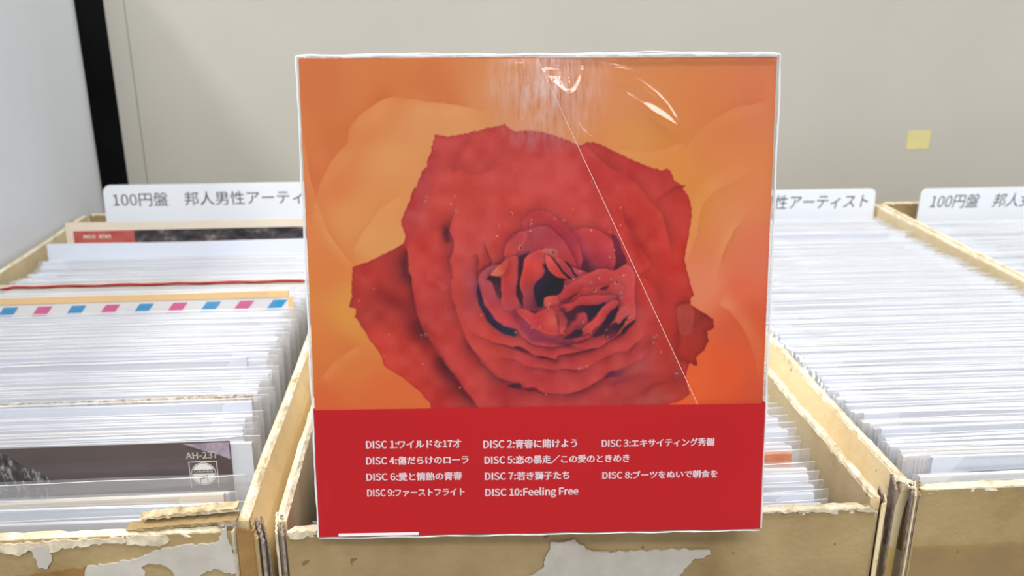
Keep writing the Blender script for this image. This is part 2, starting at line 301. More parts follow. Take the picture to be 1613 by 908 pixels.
# folded, delaminated corners
def layer(part, x0, y0, x1, y1, zt0, zt1, th, mat, name='corner_layer', wav=.25, seed=1, sm=False):
    n = 14; rs = random.Random(seed); L = math.hypot(x1-x0, y1-y0)+1e-6; px, py = -(y1-y0)/L, (x1-x0)/L; b_ = MB(); pa = []; zt = []
    for i in range(n+1): t = i/n; wv = math.sin(i*1.9+seed)*wav; pa.append((x0+(x1-x0)*t+px*wv, y0+(y1-y0)*t+py*wv)); zt.append(zt0+(zt1-zt0)*t+rs.uniform(-.4, .4))
    b_.sheet(pa, -ZC+.3, 0, th, ztop=zt, nz=2); return part(name, b_, mat)
layer(p1, -69.2, 257.0, -63.6, 257.6, -167.2, -168.4, 1.0, M['kraft_dark'], seed=2, name='corner_flap', wav=.05)
layer(p1, -65.6, 262, -62.6, 255.6, -166.4, -170.6, .8, M['kraft'], seed=3)
layer(p1, -64.0, 263, -60.9, 256.2, -167.0, -172.6, .9, M['flute'], seed=4, wav=.35)
layer(p1, -62.6, 264, -59.6, 257.8, -167.4, -175.0, .5, M['flute'], seed=5, wav=.2)
layer(p1, -70.4, 256.2, -70.0, 258.8, -168.0, -167.6, .5, M['torn_w'], seed=6, wav=.25)
layer(p2, -57.9, 266, -56.6, 256.0, -167.2, -169.0, .6, M['torn_w'], seed=7, wav=.2)
layer(p2, -56.0, 264, -54.6, 256.0, -167.0, -169.8, .9, M['flute'], seed=8, wav=.2)
layer(p2, 145.4, 255.9, 147.2, 256.8, -168.2, -168.0, .5, M['kraft_in'], seed=9, wav=.05)
layer(p2, 148.0, 258, 149.8, 263, -168.0, -168.6, .5, M['torn_w'], seed=10, wav=.1)
layer(p2, 148.9, 262, 150.3, 268, -168.2, -168.6, .5, M['flute'], seed=11, wav=.2)
# right box: recessed brown flap between two sets of corrugated edges
layer(p3, 156.0, 271, 154.6, 264, -165.4, -167.2, .8, M['flute'], seed=12, wav=.2)
layer(p3, 156.6, 270.5, 164.4, 267.0, -167.6, -168.6, .7, M['kraft_dark'], seed=13, wav=.05, name='corner_flap')
for i, (dx, mt) in enumerate(((0, 'flute'), (1.1, 'kraft_in'), (2.0, 'flute'), (2.9, 'kraft'))):
    layer(p3, 161.2+dx, 266.4, 158.8+dx, 260.8, -166.2, -167.8-.3*i, .55, M[mt], seed=14+i, wav=.25)
p3('worn_rim', MB().rope([(155.6+i*.9, 272-i*.9, -166.2-.25*i+.5*math.sin(i*2)) for i in range(5)]+[(160+i*.9, 268-i*.35, -167.4+.5*math.sin(i*1.7)) for i in range(5)], 1.0, .9, 31, .35), M['rim'])
p3('rim_curl', MB().rope([(159.4+.9*math.cos(t), 264+1.8*math.sin(t), -166+.3*math.sin(3*t)) for t in np.linspace(0, 5.6, 14)], .4, .5, 33, .25), M['rim'])
# brown tape across the front of the right box and its corner
tp = [(150.5, 268.5), (154, 265), (158.4, 260.2)]+[(160+i*10, 261.45) for i in range(10)]
p3('packing_tape', MB().sheet(tp, -226, 0, .12, ztop=[-190.5]*3+[-189.6-.1*i for i in range(10)], nz=1), M['tape'], label='strip of shiny brown packing tape')
# torn corrugated flap lying on the left box's front rim
fl_ = MB(); N = 34
for lay, (dz, ya, yb_, sd) in enumerate(((0, 257.2, 262.4, 1), (2.5, 259.6, 264.0, 2))):
    rs = random.Random(sd); vs = []; fs = []
    for i in range(N+1):
        t = i/N; x = -104+35*t + (4 if lay else 0)*(1-t); wv = .26*math.sin(i*1.45+sd)*(.4+.6*lay)+rs.uniform(-.15, .15); tp_ = min(1, 6*t)*.9+.1; lift = 2.2*t if lay else 1.6*t
        za = -166.4+dz+lift+wv*.8
        vs += [(x, ya+rs.uniform(-.3, .3), za-.55*tp_), (x, yb_, za-.45*tp_), (x, yb_, za+.45*tp_), (x, ya+rs.uniform(-.3, .3), za+.55*tp_)]
    for i in range(N):
        a = 4*i
        for k in range(4): fs.append((a+k, a+(k+1) % 4, a+4+(k+1) % 4, a+4+k))
    fs += [(0, 3, 2, 1), (4*N, 4*N+1, 4*N+2, 4*N+3)]; fl_ = MB().add(vs, fs)
    p1('torn_flap', fl_, M['kraft'] if lay == 0 else M['flap_edge'], label='torn corrugated strip folded over the rim')

# ---------------------------------------------------------------- the singles in their sleeves
def paper_mesh(seed, w=176, h=178, th=1.9, mat='white', bow=.5, slope=0.0, x0=None):
    rs = random.Random(seed); n = 14; vs = []; fs = []; ph = rs.uniform(0, 6)
    for i in range(n+1):
        t = i/n; x = -w/2+w*t; edge = (x*slope); yb_ = bow*math.sin(t*math.pi)*rs.choice((1, 1)) + .08*math.sin(t*9+ph)
        zt = h+edge+.22*math.sin(t*7+ph)
        for k, z in enumerate((0, h*.5, zt)):
            f_ = yb_*(k/2.); vs += [(x, f_-th/2-(.25 if k == 1 else 0), z), (x, f_+th/2, z)]
    for i in range(n):
        a = i*6; b_ = a+6
        fs += [(a, b_, b_+2, a+2), (a+2, b_+2, b_+4, a+4), (a+1, a+3, b_+3, b_+1), (a+3, a+5, b_+5, b_+3), (a+4, b_+4, b_+5, a+5), (a, a+1, b_+1, b_)]
    for a, r_ in ((0, 1), (n*6, 0)):
        for q in ((a, a+1, a+3, a+2), (a+2, a+3, a+5, a+4)): fs.append(q if not r_ else q[::-1])
    return mesh('paper_sleeve', [(x*.001, y*.001, z*.001) for x, y, z in vs], fs, M[mat])
def film_mesh(seed, w=183.4, h=179.3, th=2.7, amp=.3, wav=.22):
    rs = random.Random(seed*31+5); n = 20; vs = []; fs = []; p_, q_ = rs.uniform(0, 6), rs.uniform(0, 6); s_ = rs.uniform(-.006, .006)
    lev = (0, h*.5, h-8, h-3, h)
    for side in (-1, 1):
        for i in range(n+1):
            t = i/n; x = -w/2+w*t; bx_ = 1-abs(2*t-1)**6
            for k, z in enumerate(lev):
                y = side*th/2*bx_+(.5*math.sin(t*math.pi)*(k/4.))+amp*(k/4.)*math.sin(t*11*(1+.2*side)+p_+k)*.5
                zz = z+(wav*math.sin(t*5+q_)+s_*x+.10*math.sin(t*23+p_))*(k >= 3)
                vs.append((x, y, zz))
    m_ = len(lev); half = (n+1)*m_
    for s2 in (0, 1):
        for i in range(n):
            for k in range(m_-1):
                a = s2*half+i*m_+k; q = (a, a+m_, a+m_+1, a+1); fs.append(q if s2 == 0 else q[::-1])
    for i in (0, n):
        for k in range(m_-1): a = i*m_+k; q = (a, a+1, half+a+1, half+a); fs.append(q if i == 0 else q[::-1])
    return mesh('plastic_sleeve', [(x*.001, y*.001, z*.001) for x, y, z in vs], fs, M['film'], True)
def lip_mesh(fm, seed):      # folded lip of the bag, whitened for its glint, following the film's own front top edge
    co = [v.co for v in fm.vertices]; n = 20; m_ = 5; pts = [(co[i*m_+4].x*1000, co[i*m_+4].y*1000, co[i*m_+4].z*1000) for i in range(n+1)]
    return MB().rope(pts, .16, .20, seed, .25, 4).mesh('sleeve_lip', M['film_edge'])
MATS = ['white', 'white2', 'white3', 'white', 'grey_paper', 'white2']
PM = [paper_mesh(i, mat=MATS[i % 6], w=174+(i*7 % 5), h=177.5+(i*3 % 4)*.4, bow=.5, slope=random.uniform(-.006, .006)) for i in range(12)]
FM = [film_mesh(i) for i in range(8)]; LM = [lip_mesh(FM[i], i) for i in range(8)]
FS = film_mesh(40, th=5.2, h=180.5, amp=.3); FS.materials[0] = M['film_clear']; LS = lip_mesh(FS, 40)
NS = [0]; ZB = 3.6
SX = [1.0]
def single(xc, y, ztop, lean, label, group, pm=None, fm=True, dx=None, roll=0, yaw=0, film_dz=0, thick=False):
    """one 7-inch single: bottom edge on the box floor, top at ztop"""
    i = NS[0]; NS[0] += 1; h = 180.; zb = -ZC+ZB
    k = (ztop-zb)/(h*math.cos(lean)); o = empty('record_sleeve', V(xc, y-math.sin(lean)*h*k, zb), label, 'record', group)
    o.scale = (SX[0], 1, k); o.rotation_euler = (-lean, roll, yaw)
    pdx = (random.uniform(-2.6, .6) if dx is None else dx)/1000.
    pr = link_obj('paper_sleeve', pm or PM[(i*5+i//7) % 12], o, (pdx, 0, -.0002))
    if fm:
        j = (i*3+i//5) % 8; link_obj('plastic_sleeve', FS if thick else FM[j], o, (0, 0, film_dz/1000.)); link_obj('sleeve_lip', LS if thick else LM[j], o, (0, 0, film_dz/1000.))
    return o, pr
ORD = 'first second third fourth fifth sixth seventh eighth ninth tenth eleventh twelfth thirteenth fourteenth fifteenth'.split()
def interp(tab, y):
    for (a, za), (b_, zb) in zip(tab, tab[1:]):
        if y <= b_: return za+(zb-za)*(y-a)/(b_-a)
    return tab[-1][1]
def lean_at(y, yfront=266): return min(math.radians(6), max(0.0, (y-yfront)/178.*.15))
# --- left box
G1 = 'white record sleeves in the left cardboard box'
tab1 = [(286, -184.5), (298, -183.5), (305, -178), (322, -167.5), (340, -165.2), (366, -163.8), (380, -161), (392, -158.6), (450, -160), (462, -165), (500, -168), (530, -169.5), (560, -172.5), (590, -170), (600, -173), (668, -174)]
lab1 = 'plain white record sleeve in clear plastic, one of many packed in the left box'
X1 = -167.5
spec = {290: 'b', 303: 'cream', 308: 'mono', 318: 'ah', 344: 'bigwhite', 350: 'mottle', 381: 'slope', 456: 'air', 520: 'red', 587: 'tall', 623: 'pic'}
ys = []; sy = sorted(spec)
edges_ = [286.6]+sy+[658]
for a, b_ in zip(edges_, edges_[1:]):
    if a == 308: continue
    ga = (5.3 if a in (318, 456) else 3.9) if a != 286.6 else 0; room = (b_-(5.3 if b_ in (318, 456, 520, 623) else 3.9))-(a+ga); n_ = int(room/3.75)+1 if room >= 0 else 0
    for k in range(n_): ys.append(a+ga+(room/(n_-1) if n_ > 1 else 0)*k)
def lab_left(y):
    for q, nm in ((290, ''), (318, 'the dark brown cover'), (381, 'the slanting pale sleeve'), (456, 'the airmail-striped cover'), (520, 'the red-edged sleeve')):
        pass
    ref = [(318, 'the dark brown cover'), (381, 'the slanting pale sleeve'), (456, 'the airmail-striped cover'), (520, 'the red-edged sleeve'), (587, 'the tall blank sleeve'), (623, 'the picture cover')]
    c = [(q, nm) for q, nm in ref if q < y]
    if not c: return 'white record sleeve in clear plastic, %s from the front of the left box' % ORD[sum(1 for t in ys if t <= y)-1]
    q, nm = c[-1]; k = sum(1 for t in ys if q < t <= y)-1
    return 'white record sleeve in clear plastic, left box, %s behind %s' % (ORD[k], nm) if k < 15 else lab1
def local_part(o, mb, mat, name, **k): return link_obj(name, mb.mesh(name, mat), o, **k)
for y in ys: single(X1+random.uniform(-1.5, 1.5), y, interp(tab1, y)+random.uniform(-.7, .7), lean_at(y, 278), lab_left(y), G1, roll=random.uniform(-.004, .004))
def zl(o, z): return (z-(-ZC+ZB))/o.scale[2]     # height on the leaning sleeve for a world height
o, _ = single(X1-3, 303, -180.6, lean_at(303, 278), 'cream record sleeve near the front of the left box, just before the dark brown cover', None, pm=paper_mesh(51, mat='cream', w=174, slope=.004), roll=-.006)
o, _ = single(X1-1, 308, -177.6, lean_at(308, 278), 'crumpled clear plastic record sleeve directly in front of the dark brown cover', None, pm=paper_mesh(52, mat='grey_paper', w=168, h=173), film_dz=1)
# the dark brown cover
o, pr = single(X1, 318, -166.2, lean_at(318, 278), 'dark brown record cover marked AH-237 with a round emblem, in the left box', None, pm=paper_mesh(53, mat='white2', w=180, bow=0), roll=0.0, dx=1.5, thick=True)
FY = -1.9; ox = o.location.x*1000
def L_(x): return x-ox
cover = MB().box(-88, L_(-84), FY, FY+.5, 40, zl(o, -166.8)); cov = local_part(o, cover, M['brown'], 'printed_cover', label='dark brown printed cover')
z_ = lambda z: zl(o, z)
local_part(cov, MB().prism([(L_(-101.5), z_(-167.2)), (L_(-84.3), z_(-167.2)), (L_(-84.3), z_(-174.4)), (L_(-88), z_(-172.6)), (L_(-94), z_(-170.4))], FY-.08, FY), M['lilac'], 'lilac_corner')
hp = [(L_(-176), z_(-168)), (L_(-169), z_(-168.6)), (L_(-166), z_(-169.2)), (L_(-164), z_(-171.6)), (L_(-161), z_(-174)), (L_(-157), z_(-176)), (L_(-153.5), z_(-178.4)), (L_(-152), z_(-182)), (L_(-153), z_(-190)), (L_(-176), z_(-190))]
local_part(cov, MB().prism(hp, FY-.08, FY), M['hair'], 'portrait_photo')
ys_ = (FY-.1)/1000
put_text('AH-237', cov, L_(-100.8)/1000, z_(-173.6)/1000, .0119, .0026, ys_, M['silver'], off=.02)
sq = [(-101.2, -175.2, -90.3, -175.2), ]
zt_, zb_ = z_(-174.9), z_(-186)
for q in ((L_(-100.2), L_(-99.95), zb_, zt_), (L_(-89.75), L_(-89.5), zb_, zt_), (L_(-100.2), L_(-89.5), zt_-.25, zt_)): pass
fr = MB(); fr.box(L_(-100.2), L_(-99.95), FY-.08, FY, zb_, zt_); fr.box(L_(-89.75), L_(-89.5), FY-.08, FY, zb_, zt_); fr.box(L_(-99.95), L_(-89.75), FY-.08, FY, zt_-.25, zt_)
local_part(cov, fr, M['silver'], 'emblem_frame')
cx_, cz_, R_ = L_(-94.9), z_(-180.2), 4.7
def ring_mb(r0, r1, y0, y1, n=40):
    m_ = MB()
    for i in range(n):
        a, b_ = 2*math.pi*i/n, 2*math.pi*(i+1)/n
        m_.prism([(cx_+r0*math.cos(a), cz_+r0*math.sin(a)), (cx_+r1*math.cos(a), cz_+r1*math.sin(a)), (cx_+r1*math.cos(b_), cz_+r1*math.sin(b_)), (cx_+r0*math.cos(b_), cz_+r0*math.sin(b_))], y0, y1)
    return m_
local_part(cov, ring_mb(R_-.25, R_, FY-.08, FY), M['silver'], 'emblem_ring')
cap = [(cx_+(R_-.5)*math.cos(a), cz_+(R_-.5)*math.sin(a)) for a in np.linspace(.42, math.pi-.42, 16)]
local_part(cov, MB().prism(cap, FY-.08, FY), M['silver'], 'emblem_field')
low = [(cx_+(R_-.5)*math.cos(a), cz_+(R_-.5)*math.sin(a)) for a in np.linspace(math.pi-.02, 2*math.pi+.02, 20)]
local_part(cov, MB().prism(low, FY-.08, FY), M['silver'], 'emblem_field')
put_text('Columbia', cov, (cx_-3.5)/1000, (cz_+.55)/1000, .0070, .0011, ys_, M['silver'], off=.03, name='lettering')
nt_ = MB(); nt_.prism([(cx_-1.5, cz_-1.3), (cx_+1.5, cz_-.5), (cx_+1.5, cz_-.9), (cx_-1.5, cz_-1.7)], FY-.14, FY-.08); nt_.prism([(cx_-1.5, cz_-2.0), (cx_+1.5, cz_-1.2), (cx_+1.5, cz_-1.6), (cx_-1.5, cz_-2.4)], FY-.14, FY-.08)
nt_.box(cx_+1.2, cx_+1.5, FY-.14, FY-.08, cz_-4.2, cz_-1.0); nt_.box(cx_-1.5, cx_-1.2, FY-.14, FY-.08, cz_-4.4, cz_-1.8); local_part(cov, nt_, M['brown'], 'note_mark')
# other specials
o, _ = single(X1-1, 344, -161.6, lean_at(344, 278), 'tall blank white sleeve behind the dark brown cover in the left box', None, pm=paper_mesh(54, mat='white2', w=178, slope=.004), dx=-1)
o, _ = single(X1-2, 350, -164.0, lean_at(350, 278), 'record cover with a mottled tan and black top edge, mid left box', None, pm=paper_mesh(55, mat='mottle', w=176, h=180, slope=.004), dx=0)
o, _ = single(X1-2, 381, -159.8, lean_at(381, 278), 'wide pale sleeve with slanting top edge in the middle of the left box', None, pm=paper_mesh(56, mat='grey_paper', w=172, h=179.6, slope=.011), dx=-6)
# airmail cover
o, _ = single(X1-2, 456, -152.6, lean_at(456), 'record cover with tan border and pink and blue airmail stripes, left box', None, pm=paper_mesh(57, mat='white3', w=176, h=179.4, bow=0, slope=0), dx=0, roll=-.004, thick=True)
ox = o.location.x*1000; zt = 178.9
bd = MB(); bd.box(-88, 88, FY+.5, FY+.9, zt-3.0, zt); bd.box(L_(-81.6), L_(-79.2), FY+.5, FY+.9, zt-40, zt-3.0); local_part(o, bd, M['tan'], 'tan_border')
for k in range(11):
    xr = L_(-82.2)-17.0*k; zt2 = zt-4.4
    local_part(o, MB().prism([(xr, zt2), (xr-7.2, zt2), (xr-11.6, zt2-5.0), (xr-4.4, zt2-5.0)], FY+.72, FY+.9), M['blue' if k % 2 == 0 else 'pink'], 'airmail_stripe', label='blue stripe' if k % 2 == 0 else 'pink stripe') if xr-12 > -90 else None
# red sleeve with curled rim
o, _ = single(X1-3, 520, -167.2, lean_at(600), 'dark red record sleeve with a rough cream edge, far part of the left box', None, pm=paper_mesh(58, mat='cream', w=178, h=179.6), dx=-1, fm=False)
pts = [(-89+178*i/40., -1.2, 178.2+.2*math.sin(i*.9)+(-.9 if i < 2 else 0)) for i in range(41)]
local_part(o, MB().rope(pts, .8, .75, 9, .2), M['red_paper'], 'red_edge', label='dark red torn edge')
o, _ = single(X1-3, 587, -161.5, lean_at(600), 'tall blank white sleeve just before the picture cover, back of the left box', None, pm=paper_mesh(59, mat='white2', w=176, h=179.5), dx=1, fm=False)
# picture cover at the back
o, _ = single(X1-2, 623, -157.0, lean_at(600), 'picture cover with white border, red corner and dark photo, back of the left box', None, pm=paper_mesh(60, mat='cream', w=178, h=180, bow=0), dx=0, fm=False, roll=-.002)
ox = o.location.x*1000; zt = 179.6
local_part(o, MB().box(L_(-253.5), L_(-213), FY+.7, FY+.9, 120, zt-5), M['redprint'], 'red_print')
ph = local_part(o, MB().box(L_(-213), 84, FY+.7, FY+.9, 120, zt-5), M['photo'], 'dark_photo')
tk = MB(); rs = random.Random(4)
for k in range(9):
    x = L_(-247)+k*2.1
    if k == 4: continue
    tk.box(x, x+.35, FY+.6, FY+.7, zt-10, zt-7.4); tk.box(x+1.1, x+1.45, FY+.6, FY+.7, zt-10, zt-7.4-rs.uniform(0, 1)); tk.box(x+.35, x+1.1, FY+.6, FY+.7, zt-8.8+rs.uniform(-.6, 1), zt-8.5+rs.uniform(.2, 1))
local_part(o, tk, M['cream'], 'print_marks')
# --- middle box
G2 = 'white record sleeves in the middle cardboard box'; lab2 = 'plain white record sleeve in clear plastic, in the middle box behind the rose box set'
tab2 = [(266, -178), (275, -176.5), (283, -174.5), (290, -171), (300, -168.5), (330, -165.5), (650, -168)]
X2 = 45; N2 = [0]
def s2(y, z, rx, **k):     # rx: where the paper's right edge ends
    lab = k.pop('label', None) or 'white record sleeve, middle box, %s from the front, beside the rose set' % ORD[N2[0]]; N2[0] += 1; grp = k.pop('group', G2); return single(X2+random.uniform(-1, 1), y, z, lean_at(y, 268), lab, grp, dx=rx, **k)
rows2 = ((266.5, -178, 0), (270.3, -176.6, 2), (274.4, -176.2, 2.4), (278.4, -174.9, -1), (282.6, -173.2, 1), (286.6, -171.9, 0))
for y, z, rx in rows2: s2(y, z, rx, roll=random.uniform(-.006, .006))
s2(291, -170.8, 1, label='white sleeve with a thin green line, middle box, just before the orange one', group=None)
o = [c for c in COL.objects if c.name.startswith('record_sleeve')][-1]; local_part(o, MB().box(10, 80, -2.0, -1.8, 172.4, 173.2), M['green'], 'green_line'); N2[0] -= 1
o, _ = s2(296.5, -167.8, 1, label='orange record sleeve beside the right edge of the rose box set', group=None, pm=paper_mesh(61, mat='orange_paper', w=166, h=178)); N2[0] -= 1
for y, z, rx in ((301.5, -168, 0), (305.7, -167.6, -2), (310, -166.4, 1), (314.5, -166, -1), (319.5, -165.4, 0), (325, -165.5, -2)): s2(y, z, rx, roll=random.uniform(-.006, .006))
y = 331.
while y < 655: single(X2+random.uniform(-1.5, 1.5), y, interp(tab2, y)+random.uniform(-.7, .7), lean_at(y), 'white record sleeve far back in the middle box, hidden behind the rose set', G2+', hidden ones'); y += random.uniform(6.5, 8.5)
# --- right box
G3 = 'white record sleeves in the right cardboard box'; lab3 = 'plain white record sleeve, packed deep in the box right of the rose set'
tab3 = [(268, -167.6), (276, -166.4), (286, -163.6), (300, -164.2), (330, -166), (450, -169.5), (550, -172), (655, -173.5)]
X3 = 250.7; SX[0] = .94
for y, z, mt in ((268.9, -167.8, 'white2'), (273.4, -166.6, 'white3')):
    single(X3, y, z, .005, 'white record sleeve in clear plastic, %s from the front of the right box' % ORD[y > 270], G3, pm=paper_mesh(70+int(y), mat=mt, w=176), roll=.003)
o, _ = single(X3+.5, 278.1, -162.6, .005, 'large blank white sleeve with a navy line, near the front of the right box', None, pm=paper_mesh(71, mat='white2', w=172, h=179), dx=4)
local_part(o, MB().prism([(-70, 173.0), (-66, 173.9), (80, 174.3), (80, 173.3), (-70, 172.9)], -2.1, -1.9), M['navy'], 'navy_line')
o, _ = single(X3-.5, 282.5, -162.8, .005, 'white sleeve with thin purple lines in loose plastic, behind the navy-lined sleeve', None, pm=paper_mesh(72, mat='white3', w=178, h=178), dx=-1)
for k in range(3): local_part(o, MB().box(-86+k*1.6, -85.75+k*1.6, -2.0, -1.8, 150, 177), M['purple'], 'purple_line')
y = 286.9; n3 = 0
while y < 656:
    tall = 300 < y < 303.8 or 604 < y < 608
    single(X3+random.uniform(-.7, .7), y, interp(tab3, y)+random.uniform(-.8, .8)+(2.0 if tall else 0), max(.005, lean_at(y, 283)), 'white record sleeve in clear plastic, right box, %s behind the purple-lined one' % ORD[n3] if n3 < 15 else lab3, G3, roll=random.uniform(-.005, .005), dx=random.uniform(-3.4, -1.4)); y += random.uniform(3.75, 4.1); n3 += 1
# --- far right box
G4 = 'white record sleeves in the far right cardboard box'; lab4 = 'plain white record sleeve in clear plastic, in the box farthest right'
y = 470.; SX[0] = 1.0
while y < 656: single(454+random.uniform(-1.5, 1.5), y, -176+random.uniform(-.8, .8), .08, lab4, G4, roll=random.uniform(-.004, .004)); y += random.uniform(3.9, 4.3)

# ---------------------------------------------------------------- divider cards
def divider(label, xl, xr, zt, text, tx0, twid, tz, cap, shear, slant):
    o = empty('divider_card', V((xl+xr)/2, 668, -ZC+2.6), label, 'card'); c = (xl+xr)/2; r = 4.5; zb = -210
    pts = [(xl-slant-c, zb), (xl-slant*.2-c, zt-r)]
    pts += [(xl+r-r*math.cos(t)-c, zt-r+r*math.sin(t)) for t in np.linspace(.2, math.pi/2, 6)]
    pts += [(xr-r+r*math.sin(t)-c, zt-r+r*math.cos(t)) for t in np.linspace(0, 1.4, 6)]+[(xr+slant-c, zb), (xr+slant-c, -ZC+2.6), (xl-slant-c, -ZC+2.6)]
    pts = [(x, z-(-ZC+2.6)) for x, z in pts]
    link_obj('card_plate', MB().prism(pts, -.6, .6).mesh('card_plate', M['card']), o)
    put_text(text, o, (tx0-c)/1000, (tz+ZC-2.6)/1000, twid/1000, cap/1000, -.00066, M['ink'], shear=shear, off=0)
    return o
divider('white divider card with slanted left side and printed price label, left box', -246.9, -66, -140.9, '100円盤　邦人男性アーティスト', -241, 159.5, -156.0, 8.2, 0, 2.2)
divider('white divider card with printed price label at the back of the right box', 163.5, 336.3, -153.1, '100円盤　邦人男性アーティスト', 172.1, 158.7, -167.4, 9.0, .12, 1.0)
divider('white divider card with printed price label, farthest right box', 373.8, 553, -153.9, '100円盤　邦人女性アーティスト', 381.4, 161, -168.9, 8.9, .18, 2.0)

